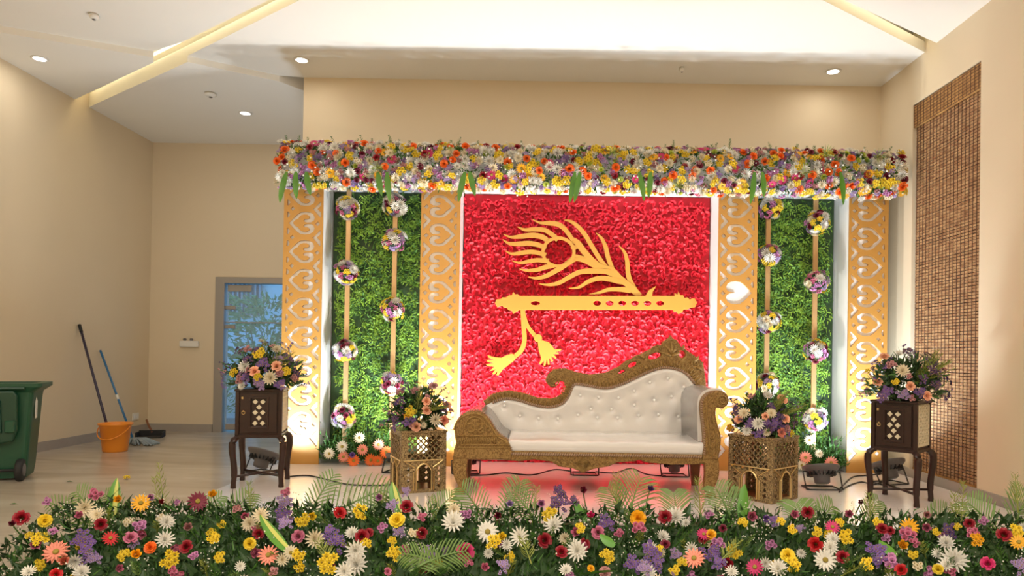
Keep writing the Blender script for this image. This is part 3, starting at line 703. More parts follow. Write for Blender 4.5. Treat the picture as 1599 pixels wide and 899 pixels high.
# ------------------------------------------------------------------ leafy helpers
def scatter_leaves(mb, n, fn, L, w, up=.5, m=0):
    for k in range(n):
        p, nn = fn(); mb.leaf(p, Vector(nn) + rv(.8) + Vector((0, 0, up)), rv(), L * random.uniform(.6, 1.3), w * random.uniform(.7, 1.2), .3, m)
def frond(mb, base, tip, span, bend=.15, n=16, w=.012, m=0, side=None, vee=.9):
    base, tip = Vector(base), Vector(tip); d = tip - base; L = d.length; mid = (base + tip) / 2 + Vector((0, 0, L * bend)); d.normalize()
    path = [(1 - t) ** 2 * base + 2 * t * (1 - t) * mid + t * t * tip for t in [i / (n - 1) for i in range(n)]]
    mb.tube(path, [.006 * (1 - .7 * i / n) + .001 for i in range(n)], 5, m)
    vd = Vector((0, -1, .15)) if side is None else Vector(side)
    for i in range(2, n):
        t = (path[i] - path[i - 1]).normalized(); s0 = t.cross(vd).normalized(); l = span * (math.sin(PI * (.18 + .78 * i / n)) ** .7)
        for s in (-1, 1):
            dd = (s0 * s + t * vee + rv(.06)).normalized(); p = path[i]
            q = [p, p + dd * l * .4 + Vector((0, 0, .02 * l)), p + dd * l * .75, p + dd * l - Vector((0, 0, .12 * l))]
            mb.strip(q, [w * .5, w, w * .8, .001], t, m, .12)
def sprig(mb, base, tip, n=14, l=.03, m=0):
    base, tip = Vector(base), Vector(tip); d = (tip - base)
    mb.tube([base, tip], [.004, .0015], 4, m)
    for i in range(n):
        p = base + d * (.2 + .8 * i / n)
        for s in (-1, 1): mb.leaf(p, d.normalized() * 1.1 + Vector((s * .8, random.uniform(-.4, .4), 0)), rv(), l * (1.2 - .6 * i / n), .006, .2, m)
def strap(mb, p0, p1, w, bend=.1, m=0):
    p0, p1 = Vector(p0), Vector(p1); L = (p1 - p0).length; mid = (p0 + p1) / 2 + Vector((0, -L * bend, 0))
    ts = [0, .2, .4, .6, .8, .93, 1]; pts = [(1 - t) ** 2 * p0 + 2 * t * (1 - t) * mid + t * t * p1 for t in ts]
    mb.strip(pts, [w * .4, w * .8, w, w * .95, w * .7, w * .35, .002], (1, 0.15, 0), m, .12)

# ------------------------------------------------------------------ top flower garland
gx0, gx1 = at(440, 260, 6.6).x, 3.36
t = thing('top_garland', 'dense mixed flower garland along the top of the backdrop', 'garland', ((gx0 + gx1) / 2, 6.55, 2.62))
def gpt(x, a, rr=1.0):
    # a: -1 underside .. 1 top; a rounded cross-section around the header beam's front
    th = a * 1.62; return Vector((x, 6.66 - .17 * rr * math.cos(th) ** .7 if math.cos(th) > 0 else 6.66 + .05 * abs(a), 2.845 + .205 * rr * math.sin(th))), Vector((0, -math.cos(th), math.sin(th)))
mb = MB()
def gf():
    p, n = gpt(random.uniform(gx0, gx1), random.uniform(-1, 1.05), .75); return p, n
scatter_leaves(mb, 4200, gf, .07, .020, .0); o = obj('foliage', mb, 'leafmid', t); o['kind'] = 'stuff'
mb = MB()
for k in range(700):
    p, n = gpt(random.uniform(gx0, gx1), random.uniform(-1, 1.0), 1.08); mb.ball(p + rv(.02), random.uniform(.006, .011), 0, 5, 3)
o = obj('filler_blossoms', mb, 'gyp', t); o['kind'] = 'stuff'
TOPK = [('mum', 'white', .09, 16), ('mum', 'cream', .08, 12), ('daisy', 'yellow', .09, 18), ('daisy', 'cream', .075, 6), ('carn', 'orange', .07, 8), ('rose', 'orange', .07, 5), ('gerb', 'gold', .085, 5), ('statice', 'lilac', .075, 8), ('statice', 'purple', .07, 6), ('spray', 'mauve', .075, 8), ('mum', 'lime', .06, 5), ('carn', 'maroon', .055, 7), ('gerb', 'magenta', .085, 3), ('rose', 'darkred', .06, 3), ('spray', 'dustpink', .07, 6)]
bag = [q for q in TOPK for _ in range(q[3])]
sp = .064; nx = int((gx1 - gx0) / sp)
for i in range(nx + 1):
    for j in range(10):
        a = -.98 + 1.98 * (j + random.uniform(.1, .9)) / 10; x = gx0 + i * sp + random.uniform(-.03, .03) + (.03 if j % 2 else 0)
        p, n = gpt(min(max(x, gx0), gx1), a, 1.0)
        kd, cl, sz, _ = random.choice(bag); flower(kd, cl, t, p + rv(.012), n + rv(.35) + Vector((0, -.3, -.1)), sz * random.uniform(.85, 1.15))
for z, y in [(2.66 + .07 * k, 6.56 + random.uniform(-.04, .1)) for k in range(6)]:       # the two ends
    for xe, s in ((gx0 - .02, -1), (gx1 + .02, 1)):
        kd, cl, sz, _ = random.choice(bag); flower(kd, cl, t, (xe, y, z), Vector((s * .7, -.7, 0)), sz)
for px in (448, 462, 478, 590, 604, 726, 733, 898, 906, 998, 1016, 1178, 1190, 1312):
    p = at(px, 268, 6.44); mb = MB(); L = random.uniform(.22, .32); strap(mb, p, p + Vector((random.uniform(-.06, .06), -.02, -L)), .055, .12); obj('strap_leaf', mb, 'drac', t, True)
for px, py in ((958, 238), (1290, 240), (1370, 245), (1060, 290), (590, 262), (1256, 270)):
    p = at(px, py, 6.45); mb = MB()
    for k in range(16): a = 2 * PI * k / 16; q = p + Vector((math.cos(a), random.uniform(-.9, -.2), math.sin(a))) * .075; mb.strip([p, (p + q) / 2, q], [.004, .009, .001], rv(), 0, .1)
    obj('grass_tuft', mb, 'olive', t)
mb = MB()
for k in range(60):
    x = random.uniform(gx0, gx1); p = Vector((x, random.uniform(6.55, 6.75), 3.02)); sprig(mb, p, p + Vector((random.uniform(-.04, .04), random.uniform(-.05, .05), random.uniform(.05, .12))), 6, .03)
o = obj('sprigs', mb, 'leafmid', t); o['kind'] = 'stuff'

# ------------------------------------------------------------------ flower beds at the foot of the fern panels
def bed(c, rx, label, fl):
    t = thing('flower_bed', label, 'flower bed', (c[0], c[1], SZ))
    mb = MB(); scatter_leaves(mb, 1100, lambda: (Vector((c[0] + rx * random.uniform(-1, 1), c[1] + random.uniform(-.10, .12), SZ + .03 + abs(random.gauss(0, .10)))), Vector((0, -.5, .6))), .075, .016, .3)
    o = obj('foliage', mb, 'leafmid', t); o['kind'] = 'stuff'
    for px, py, kd, cl, sz in fl:
        p = at(px, py, c[1] - .14 - random.uniform(0, .04)); p.z = max(p.z, SZ + .05); flower(kd, cl, t, p, CAMP - p + rv(.4) * 3, sz)
        mb = MB(); mb.tube([p + Vector((0, .02, 0)), (p.x * .7 + c[0] * .3, c[1], SZ + .02)], .004, 5); obj('stalk', mb, 'stem', t)
bed((at(562, 730, 6.9).x, 6.86), .36, 'low bed of coral, orange and cream gerberas under the door-side fern panel',
    [(514, 708, 'gerb', 'cream', .10), (534, 697, 'gerb', 'cream', .11), (561, 683, 'gerb', 'cream', .10), (536, 713, 'gerb', 'coral', .10), (552, 722, 'gerb', 'orange', .11), (566, 702, 'gerb', 'coral', .10), (591, 694, 'gerb', 'coral', .10), (603, 706, 'gerb', 'orange', .11), (579, 718, 'gerb', 'orange', .11), (590, 730, 'gerb', 'orange', .10), (554, 732, 'carn', 'peach', .07), (550, 710, 'carn', 'purple', .05)])
bed((at(1278, 735, 6.9).x, 6.86), .2, 'low bed of coral and cream gerberas under the blind-side fern panel',
    [(1258, 714, 'gerb', 'coral', .11), (1298, 722, 'gerb', 'coral', .11), (1264, 687, 'gerb', 'cream', .09), (1279, 708, 'mum', 'cream', .08), (1252, 726, 'gerb', 'cream', .09), (1240, 700, 'gerb', 'peach', .09)])

# ------------------------------------------------------------------ sofa
SF, SBK = 5.42, 6.16                          # front of the frame, plane of the backrest
def sp_(px, py, Y): q = at(px, py, Y); return (q.x, q.z)
z6 = lambda x, y: (690 + x * .30026, 510 + y * .30026)
fx0, fx1 = at(709, 700, SF).x, at(1124, 700, SF).x
sofa = thing('carved_sofa', 'carved gold chaise sofa with tufted white leather in front of red wall', 'sofa', ((fx0 + fx1) / 2, (SF + SBK) / 2, SZ))
FB = lambda x, y: sp_(*z6(x, y), SBK)
FF = lambda x, y: sp_(*z6(x, y), SF)
# crest frame of the back
inner = [(230, 410), (270, 390), (330, 372), (400, 380), (480, 405), (560, 415), (620, 400), (655, 365), (675, 320), (692, 297), (760, 305), (850, 318), (930, 298), (1010, 262), (1080, 230), (1150, 212), (1210, 218), (1260, 240), (1305, 290), (1322, 330)]
outer = [(1375, 330), (1370, 295), (1365, 250), (1355, 185), (1310, 150), (1255, 110), (1238, 100), (1220, 70), (1200, 62), (1187, 45), (1174, 62), (1150, 75), (1138, 95), (1100, 100), (1080, 118), (1060, 126), (1035, 140), (1000, 152), (980, 168), (955, 176), (920, 205), (850, 238), (770, 248), (700, 235), (640, 215), (580, 220), (548, 250), (537, 280), (552, 303), (575, 317), (588, 305), (592, 290), (610, 280), (632, 286), (645, 305), (635, 340), (610, 360), (570, 372), (500, 368), (430, 345), (350, 330), (270, 345), (215, 385)]
holes = [(1104, 152, 34, 15, -.3), (990, 197, 24, 11, -.45), (934, 233, 17, 7, -.4), (1246, 142, 16, 20, -.3)]
polys = [[FB(*p) for p in [tuple(q) for q in smooth_path([Vector(p) for p in inner], 3)] + outer]]
for cx, cy, a, b, r in holes:
    polys.append([FB(cx + a * math.cos(k * PI / 7) * math.cos(r) - b * math.sin(k * PI / 7) * math.sin(r), cy + a * math.cos(k * PI / 7) * math.sin(r) + b * math.sin(k * PI / 7) * math.cos(r)) for k in range(14)])
mb = MB(); mb.plate(polys, SBK, .07, .012); crest = obj('crest_frame', mb, 'sofagold', sofa)
# carved relief on the crest: ribs and leaf sprays, a mesh of their own
mb = MB()
ip = smooth_path([Vector(p) for p in inner], 8)
for i in range(6, len(ip) - 8, 2):
    tt = (ip[i + 1] - ip[i - 1]).normalized(); nn = Vector((tt.y, -tt.x)); a = ip[i] + nn * 14; b = ip[i] + nn * 44
    A, B_ = FB(*a), FB(*b); mb.tube([(A[0], SBK - .036, A[1]), (B_[0], SBK - .036, B_[1])], .006, 5)
obj('ribbing', mb, 'sofagold2', crest, True)['kind'] = 'stuff'
mb = MB()
for cx, cy, a0, L in ((1187, 140, -90, 70), (1187, 140, -125, 60), (1187, 140, -55, 60), (1187, 150, -160, 60), (1187, 150, -20, 60), (1130, 120, -110, 30), (1240, 120, -60, 30), (1050, 165, -150, 40), (1300, 180, -40, 45), (1320, 210, 30, 40), (1187, 190, 90, 30)):
    ca, sa = math.cos(math.radians(a0)), math.sin(math.radians(a0)); P_ = [FB(cx + ca * L * k / 4 + 6 * math.sin(k), cy + sa * L * k / 4) for k in range(5)]
    mb.tube([(p[0], SBK - .038, p[1]) for p in P_], [.010, .016, .014, .009, .002], 6)
for cx, cy, r0 in ((580, 280, 30), (1310, 190, 22), (1020, 190, 14)):
    P_ = [FB(cx + r0 * (1 - k / 22) * math.cos(k * .6), cy + r0 * (1 - k / 22) * math.sin(k * .6)) for k in range(20)]
    mb.tube([(p[0], SBK - .036, p[1]) for p in P_], .008, 6)
obj('leaf_carving', mb, 'sofagold2', crest, True)['kind'] = 'stuff'
def rope(path, r=.009, tw=90.0, name='rope_trim'):
    mb = MB(); P_ = [Vector(p) for p in path]; tot = sum((P_[i + 1] - P_[i]).length for i in range(len(P_) - 1)); n = int(tot / .018); d = 0; i = 0; acc = 0
    for k in range(n):
        s = k * tot / n
        while i < len(P_) - 2 and acc + (P_[i + 1] - P_[i]).length < s: acc += (P_[i + 1] - P_[i]).length; i += 1
        t_ = (P_[i + 1] - P_[i]); p = P_[i] + t_.normalized() * (s - acc); t_.normalize(); e = t_.cross(Vector((0, 1, 0))).normalized()
        mb.tube([p - e * r - t_ * r * .7, p, p + e * r + t_ * r * .7], [r * .5, r * .85, r * .5], 5)
    return mb
obj('rope_trim', rope([(FB(*p)[0], SBK - .05, FB(*p)[1]) for p in ip[8:-6]], .011), 'rope', sofa, True)
# tufted back cushion
top = [Vector(FB(*p)) for p in smooth_path([Vector(p) for p in inner], 8)]
BUT = [(325, 410), (407, 461), (503, 475), (603, 475), (706, 457), (807, 470), (912, 472), (1020, 460), (1122, 455), (1226, 465), (718, 355), (812, 365), (916, 368), (997, 333), (773, 428), (880, 428), (998, 405), (1100, 381), (1190, 362), (1078, 289), (1172, 268), (1255, 313)]
bp = [Vector(FB(*b)) for b in BUT]
zb = FB(700, 560)[1]; xs0, xs1 = top[0].x, top[-1].x
def topz(x):
    best = None
    for i in range(len(top) - 1):
        a, b = top[i], top[i + 1]
        if a.x <= x <= b.x and b.x > a.x: z = a.y + (b.y - a.y) * (x - a.x) / (b.x - a.x); best = z if best is None else max(best, z)
    return best if best is not None else top[-1].y
NU, NV = 150, 60; v = []; f = []; mb = MB()
def tuft(x, z):
    h = .05
    for b in bp: d = math.hypot(x - b.x, z - b.y); h -= .018 * math.exp(-(d / .024) ** 2) + .014 * math.exp(-(d / .07) ** 2)
    return h
for i in range(NU + 1):
    x = xs0 + (xs1 - xs0) * i / NU; zt = topz(x) + .012
    for j in range(NV + 1):
        z = zb - .05 + (zt - zb + .05) * j / NV; edge = min(1, (zt - z) / .05); h = tuft(x, z) * (max(edge, 0) ** .5)
        v.append((x, SBK - .012 - h, z))
for i in range(NU):
    for j in range(NV): a = i * (NV + 1) + j; f.append((a, a + NV + 1, a + NV + 2, a + 1))
mb.add(v, f)
n0 = len(mb.v); mb.add([(v[i * (NV + 1)][0], SBK + .03, v[i * (NV + 1)][2]) for i in range(NU + 1)] + [(v[i * (NV + 1) + NV][0], SBK + .03, v[i * (NV + 1) + NV][2]) for i in range(NU + 1)], [(i, i + 1, NU + 2 + i, NU + 1 + i) for i in range(NU)])
back = obj('back_cushion', mb, 'leather', sofa, True)
for b in bp:
    mb = MB(); mb.ball((b.x, SBK - .012 - tuft(b.x, b.y) - .010, b.y), .0135, 0, 10, 6, (1, .8, 1)); obj('button', mb, 'crystal', back)
# arms: profiles pulled from front to back
LA = [(76, 600), (66, 560), (68, 520), (85, 478), (120, 452), (170, 440), (215, 452), (250, 490), (275, 530), (300, 562), (335, 585), (352, 605)]
lp = [FF(*p) for p in LA]; zfl = SZ + .26
prof = [tuple(q) for q in smooth_path([Vector(p) for p in lp], 4)]; body = prof + [(prof[-1][0], zfl), (prof[0][0], zfl)]
mb = MB(); mb.extrude_y(body, SF + .05, SBK + .02); obj('arm_cushion', mb, 'leather', sofa, True)
bx = [FF(352, 605), FF(365, 650), FF(362, 690), FF(150, 690), FF(118, 684), FF(66, 684), FF(62, 640)]
front = [(p[0], p[1] + .004) for p in prof]
mb = MB(); mb.plate([front + bx], SF + .02, .07, .012); fa = obj('arm_front', mb, 'sofagold', sofa)
mb = MB()
def scroll(cx, cy, r0, turns, k0, Y, pr, fn=FF, s=1):
    P_ = [fn(cx + r0 * (1 - .85 * k / 30) * math.cos(k0 + s * turns * 2 * PI * k / 30), cy + r0 * (1 - .85 * k / 30) * math.sin(k0 + s * turns * 2 * PI * k / 30)) for k in range(31)]
    mb.tube([(p[0], Y, p[1]) for p in P_], pr, 6)
scroll(180, 515, 62, 1.0, PI * .9, SF - .018, .007); scroll(150, 530, 34, 1.3, PI, SF - .018, .006); scroll(208, 530, 34, 1.3, 0, SF - .018, .006, FF, -1)
for y in (565, 612, 628):
    P_ = [FF(80, y), FF(300 if y < 600 else 355, y)]; mb.tube([(p[0], SF - .018, p[1]) for p in P_], .006, 6)
for k in range(22):
    x = 92 + k * 9.2; P_ = [FF(x, 575), FF(x - 5, 604)]; mb.tube([(p[0], SF - .017, p[1]) for p in P_], .0045, 5)
rim = [(x + .0, z - .016) for x, z in prof]; mb.tube([(p[0] + (.012 if i < 8 else -.004), SF - .017, p[1]) for i, p in enumerate(rim)], .007, 6)
obj('arm_carving', mb, 'sofagold2', fa, True)
obj('rope_trim', rope([(p[0], SF + .03, p[1] + .006) for p in prof[14:]] + [(FF(363, 646)[0] + .0, SF - .02, FF(363, 646)[1])], .008), 'rope', sofa, True)
RA = [(1352, 690), (1362, 600), (1358, 540), (1350, 470), (1346, 420), (1352, 380), (1372, 352), (1405, 336), (1448, 332), (1478, 348), (1492, 375), (1486, 402), (1468, 418), (1448, 424), (1430, 418), (1424, 432), (1424, 470), (1436, 520), (1450, 575), (1446, 630), (1436, 690)]
rp = [FF(*p) for p in RA]; RAm = [tuple(q) for q in smooth_path([Vector(p) for p in rp], 3)]
mb = MB(); mb.plate([RAm], SF + .03, .09, .012); ra_ = obj('arm_front', mb, 'sofagold', sofa)
mb = MB(); scroll(1456, 382, 34, 1.6, PI * .5, SF - .018, .007)
mb.tube([(FF(*p)[0], SF - .018, FF(*p)[1]) for p in ((1385, 660), (1388, 600), (1384, 540), (1376, 470), (1372, 420), (1384, 385), (1410, 365))], .006, 6)
mb.tube([(FF(*p)[0], SF - .018, FF(*p)[1]) for p in ((1420, 660), (1428, 590), (1418, 530), (1406, 470), (1404, 430), (1412, 400))], .006, 6)
for cy in (470, 520, 570, 620, 660):
    for s in (-1, 1): P_ = [FF(1403, cy + 14), FF(1403 + s * 10, cy), FF(1403 + s * 15, cy - 16)]; mb.tube([(p[0], SF - .018, p[1]) for p in P_], [.008, .007, .002], 5)
obj('arm_carving', mb, 'sofagold2', ra_, True)
pad = [(1340, 600), (1338, 480), (1336, 410), (1342, 368), (1366, 338), (1402, 322), (1446, 320), (1470, 330), (1470, 345), (1430, 350), (1395, 370), (1372, 400), (1366, 460), (1376, 600)]
mb = MB(); mb.extrude_y([FF(*p) for p in pad], SF + .06, SBK + .02); obj('arm_cushion', mb, 'leather', sofa, True)
obj('rope_trim', rope([(FF(*p)[0], SF - .016, FF(*p)[1]) for p in smooth_path([Vector(q) for q in ((1362, 660), (1362, 560), (1352, 460), (1348, 410), (1356, 375), (1378, 348), (1410, 334))], 6)], .008), 'rope', sofa, True)
# seat cushion
sx0, sx1 = FF(360, 640)[0] - .02, FF(1356, 640)[0] + .005; zs1, zs0 = FF(860, 598)[1], FF(860, 668)[1]
prof = [(SF + .02, zs0), (SF + .012, zs0 + .03), (SF - .008, zs1 - .016), (SF + .008, zs1 - .004), (SF + .04, zs1 + .004), (SBK - .3, zs1 + .018), (SBK + .0, zs1 + .012), (SBK + .0, zs0)]
mb = MB(); n = len(prof); NS = 40; v = []; f = []
for i in range(NS + 1):
    x = sx0 - (.0) + (sx1 - sx0) * i / NS
    for k, (y, z) in enumerate(prof): v.append((x, y, z + (.004 * math.sin(i * 1.1) * math.sin(i * .37) if 1 < k < 7 else 0)))
for i in range(NS):
    for k in range(n): f.append((i * n + k, i * n + (k + 1) % n, (i + 1) * n + (k + 1) % n, (i + 1) * n + k))
f += [tuple(range(n)), tuple(range(NS * n + n - 1, NS * n - 1, -1))]; mb.add(v, f); obj('seat_cushion', mb, 'leather', sofa, True)
obj('rope_trim', rope([(sx0 + .02, SF - .006, zs0), (sx1, SF - .006, zs0)], .010), 'rope', sofa, True)
# front rail with the scalloped drop
ra = [(110, 640), (1440, 668), (1440, 712), (1300, 716), (1200, 718), (1060, 706), (1030, 692), (1000, 700), (910, 706), (870, 726), (800, 737), (760, 748), (735, 762), (710, 748), (680, 736), (610, 727), (570, 702), (480, 690), (400, 700), (320, 692), (270, 685), (230, 694), (150, 690), (110, 690)]
mb = MB(); mb.plate([[FF(*p) for p in ra]], SF + .025, .05, .008); rl = obj('front_rail', mb, 'sofagold', sofa)
mb = MB()
for k in range(4): P_ = [FF(735 + q[0] * (1 - k * .22), 712 + q[1] * (1 - k * .22)) for q in ((0, -34), (36, 0), (0, 36), (-36, 0), (0, -34))]; mb.tube([(p[0], SF - .004, p[1]) for p in P_], .005, 5)
for s in (-1, 1):
    for k in range(3): P_ = [FF(735 + s * (50 + 34 * k), 718), FF(735 + s * (66 + 34 * k), 700), FF(735 + s * (84 + 34 * k), 712)]; mb.tube([(p[0], SF - .004, p[1]) for p in P_], [.008, .007, .003], 5)
for k in range(48): x = 380 + k * 20.3; P_ = [FF(x, 672 + k * .25), FF(x, 686 + k * .25)]; mb.tube([(p[0], SF - .002, p[1]) for p in P_], .004, 5)
obj('rail_carving', mb, 'sofagold2', rl, True)['kind'] = 'stuff'
mb = MB(); mb.box(fx0 + .03, fx1 - .03, SBK - .05, SBK + .02, .26, .40); mb.box(fx0 + .03, fx0 + .08, SF + .05, SBK - .05, .26, .36); mb.box(fx1 - .08, fx1 - .03, SF + .05, SBK - .05, .26, .36); mb.box(fx0 + .03, fx1 - .03, SF + .05, SBK - .05, .30, .335); obj('base_frame', mb, 'legwood', sofa)
mb = MB(); mb.box(top[0].x + .02, top[-1].x - .02, SBK + .03, SBK + .05, .35, zb + .12); obj('back_panel', mb, 'legwood', sofa)
def leg(pts, w, Y, m_, dep=.07):
    P_ = ribbon(pts, w, 4); mb = MB(); mb.plate([[tuple(p) for p in P_]], Y, dep, .01); obj('leg', mb, m_, sofa)
g = lambda x, y, Y=SF: FF(x, y)
zt = zfl + .02
xl, xr = fx0 + .065, fx1 - .075
leg([(xl - .01, zt + .03), (xl - .02, .20), (xl + .0, .11), (xl + .0, .07), (xl - .015, .035), (xl - .018, SZ)], [.115, .11, .085, .062, .07, .08], SF + .03, 'sofagold')
leg([(xr + .01, zt + .03), (xr + .02, .20), (xr + .0, .11), (xr - .0, .07), (xr + .015, .035), (xr + .018, SZ)], [.115, .11, .085, .062, .07, .08], SF + .03, 'sofagold')
for x in (at(729, 740, 5.97).x, at(1085, 740, 5.97).x):
    leg([(x, .30), (x, .2), (x + .0, SZ)], [.075, .085, .05], 5.97, 'legwood')

# ------------------------------------------------------------------ floodlights
def floodlight(px, pyb, label, watts, tilt=18, Y=None, rz=0, s=1.0, col=COOL):
    p = at_z(px, pyb, SZ) if Y is None else Vector((at(px, 700, Y).x, Y, SZ))
    t = thing('floodlight', label, 'floodlight', (p.x, p.y, SZ), rz, group='floodlights on the stage floor')
    T = Matrix.Translation((0, 0, .125 * s)) @ Matrix.Rotation(math.radians(tilt), 4, 'X').inverted() @ Matrix.Scale(s, 4)
    mb = MB(); mb.lathe([(.05, -.085), (.062, -.075), (.066, -.02), (.10, .0), (.135, .028), (.15, .045), (.152, .06), (.138, .062), (.132, .05)], 28, X=T); hd = obj('housing', mb, 'lampgrey', t, True, True)
    mb = MB()
    for k in range(18): a = 2 * PI * k / 18; mb.box(.07, .118, -.004, .004, -.02, .012, X=T @ Matrix.Rotation(a, 4, 'Z'))
    o = obj('cooling_fins', mb, 'lampblack', hd, False, True); o['kind'] = 'stuff'
    mb = MB(); mb.lathe([(.131, .05), (.131, .056)], 24, X=T); obj('lens', mb, 'lens', t, False, True)
    mb = MB(); b = .13 * s
    mb.tube([(-b, -.09, .006), (b, -.09, .006), (b, .09, .006), (-b, .09, .006), (-b, -.09, .006)], .006, 6); mb.tube([(-b - .02, -.07, .006), (-b - .025, 0, .14 * s)], .006, 6); mb.tube([(b + .02, -.07, .006), (b + .025, 0, .14 * s)], .006, 6); mb.tube([(-b - .025, 0, .14 * s), (b + .025, 0, .14 * s)], .005, 6)
    mb.tube([(-b - .02, -.07, .006), (-b, -.09, .006)], .006, 6); mb.tube([(b + .02, -.07, .006), (b, -.09, .006)], .006, 6)
    obj('stand', mb, 'lampblack', t, True, True)
    L = bpy.data.lights.new('flood', 'AREA'); L.shape = 'DISK'; L.size = .22 * s; L.energy = watts; L.color = col; L.spread = math.radians(150)
    lo = bpy.data.objects.new('flood', L); COL.objects.link(lo); lo.parent = t
    lo.matrix_basis = T @ Matrix.Translation((0, 0, .07)) @ Matrix.Rotation(PI, 4, 'X')
floodlight(411, 0, 'grey floodlight behind the legs of the dark cabinet by the glass door', FLOOD_W, 24, 6.25, -.5, 1.0, BLUE)
floodlight(622, 0, 'grey floodlight half hidden behind the pierced box by the fern panel', FLOOD_W, 22, 6.38, -.2, .8, PALE)
floodlight(728, 0, 'grey floodlight behind the sofa leg at its low-backed end', FLOOD_W, 20, 6.4, .1, .8)
floodlight(913, 0, 'grey floodlight behind the middle of the sofa', FLOOD_W * .8, 16, 6.42, 0, .8)
floodlight(1053, 0, 'grey floodlight on the floor behind the tall end of the sofa', FLOOD_W, 20, 6.42, 0, .8)
floodlight(1283, 0, 'grey floodlight standing in the open before the blind-side fern panel', FLOOD_W, 18, 5.9, 0, 1.0, PALE)
floodlight(1388, 0, 'grey floodlight behind the legs of the dark cabinet by the blind', FLOOD_W, 24, 6.2, .3, 1.0, BLUE)
def cable(pts, label, r=.006):
    mb = MB(); P_ = smooth_path([at_z(x, y, SZ + r) for x, y in pts], 6); mb.tube(P_, r, 6)
    return tag(obj('power_cable', mb, 'lampblack', None, True), label, 'cable', 'black power cables on the stage floor')
cable([(448, 744), (480, 742), (510, 748), (545, 756), (600, 757), (640, 752)], 'black cable from the column by the door to the pierced box')
cable([(720, 742), (760, 741), (790, 738), (830, 741), (865, 733), (890, 735)], 'black cable behind the sofa at its low-backed end')
cable([(930, 736), (960, 738), (985, 731), (1010, 740), (1040, 743)], 'black cable behind the tall end of the sofa')
cable([(1310, 768), (1325, 758), (1345, 752), (1365, 756), (1385, 748)], 'black cable between the open floodlight and the dark cabinet')
cable([(1312, 762), (1330, 745), (1350, 742), (1375, 740)], 'black looping cable at the foot of the column by the blind')

# ------------------------------------------------------------------ pierced gold boxes
def pierced_box(cx, cy, S, Hh, rz, label):
    t = thing('pierced_box', label, 'box stand', (cx, cy, SZ), rz, group='pierced gold mosaic boxes beside the sofa')
    h = S / 2; z0 = .0; top_ = Hh
    def panel_polys():
        P_ = [[(-h + .012, 0), (h - .012, 0), (h - .012, top_ - .02), (-h + .012, top_ - .02)]]
        st = .046
        for r in range(1, 12):
            for c in range(-5, 6):
                x = c * st + (st / 2 if r % 2 else 0); z = top_ * .97 - r * st * .5 - .02
                if z < top_ * .5 or abs(x) > h - .045: continue
                P_.append([(x - .0175, z), (x, z - .0195), (x + .0175, z), (x, z + .0195)])
        aw = S * .17; ah = top_ * .34
        P_.append([(-aw, .03), (aw, .03), (aw, ah)] + [(aw * math.cos(a * PI / 10) * (1 - .1 * math.sin(a * PI / 10)), ah + .06 * math.sin(a * PI / 10) ** 1.4) for a in range(1, 10)] + [(-aw, ah)])
        for s in (-1, 1):
            for k in range(4):
                x = s * (aw + (h - aw) * .5); z = .05 + k * .045; P_.append([(x - .015, z), (x, z - .018), (x + .015, z), (x, z + .018)])
        return P_
    for k in range(4):
        mb = MB(); mb.plate(panel_polys(), -h + .008, .012, 0, X=Matrix.Rotation(k * PI / 2, 4, 'Z')); sp = obj('pierced_panel', mb, 'mosaic', t, False, True)
        mb = MB(); aw = S * .17; ah = top_ * .34
        arch = [(-aw, .02), (-aw, ah)] + [(-aw * math.cos(a * PI / 10), ah + .06 * math.sin(a * PI / 10) ** 1.4) for a in range(1, 10)] + [(aw, ah), (aw, .02)]
        X = Matrix.Rotation(k * PI / 2, 4, 'Z'); mb.tube([(a, -h - .002, b) for a, b in arch], .007, 6, X=X)
        for z in (top_ * .52,): mb.tube([(-h + .02, -h, z), (h - .02, -h, z)], .005, 6, X=X)
        for a0, b0, a1, b1 in ((-aw - .02, .02, -aw - .02, ah), (aw + .02, .02, aw + .02, ah), (-aw - .01, ah + .03, -h + .03, top_ * .51), (aw + .01, ah + .03, h - .03, top_ * .51), (0, ah + .06, 0, top_ * .52)): mb.tube([(a0, -h - .002, b0), (a1, -h - .002, b1)], .005, 5, X=X)
        obj('brass_trim', mb, 'brass', sp, False, True)
    for sx in (-1, 1):
        for sy in (-1, 1): mb = MB(); mb.rbox(sx * h - .014 * (sx > 0) * 2 + .0 if sx > 0 else -h, h if sx > 0 else -h + .028, h - .028 if sy > 0 else -h, h if sy > 0 else -h + .028, 0, top_, .004); obj('corner_post', mb, 'mosaic', t, False, True)
    mb = MB(); mb.rbox(-h - .006, h + .006, -h - .006, h + .006, top_ - .022, top_, .004); obj('top', mb, 'mosaic', t, False, True)
    mb = MB(); mb.rbox(-h + .03, h - .03, -h + .03, h - .03, .0, .02, .003); obj('floor_board', mb, 'legwood', t, False, True)
    return t
def rot2(x, y, a): return x * math.cos(a) - y * math.sin(a), x * math.sin(a) + y * math.cos(a)
bs = .38; a1 = math.radians(41); ox, oy = rot2(bs / 2, bs / 2, a1); B1 = (1.744 + ox, 5.21 + oy)
pierced_box(B1[0], B1[1], bs, .49, a1, 'gold mosaic pierced box under flowers at the tall end of the sofa')
bs2 = .36; a2 = math.radians(25); ox, oy = rot2(bs2 / 2, bs2 / 2, a2); B2 = (-1.03 + ox, 5.38 + oy)
pierced_box(B2[0], B2[1], bs2, .48, a2, 'gold mosaic pierced box under flowers at the low end of the sofa')

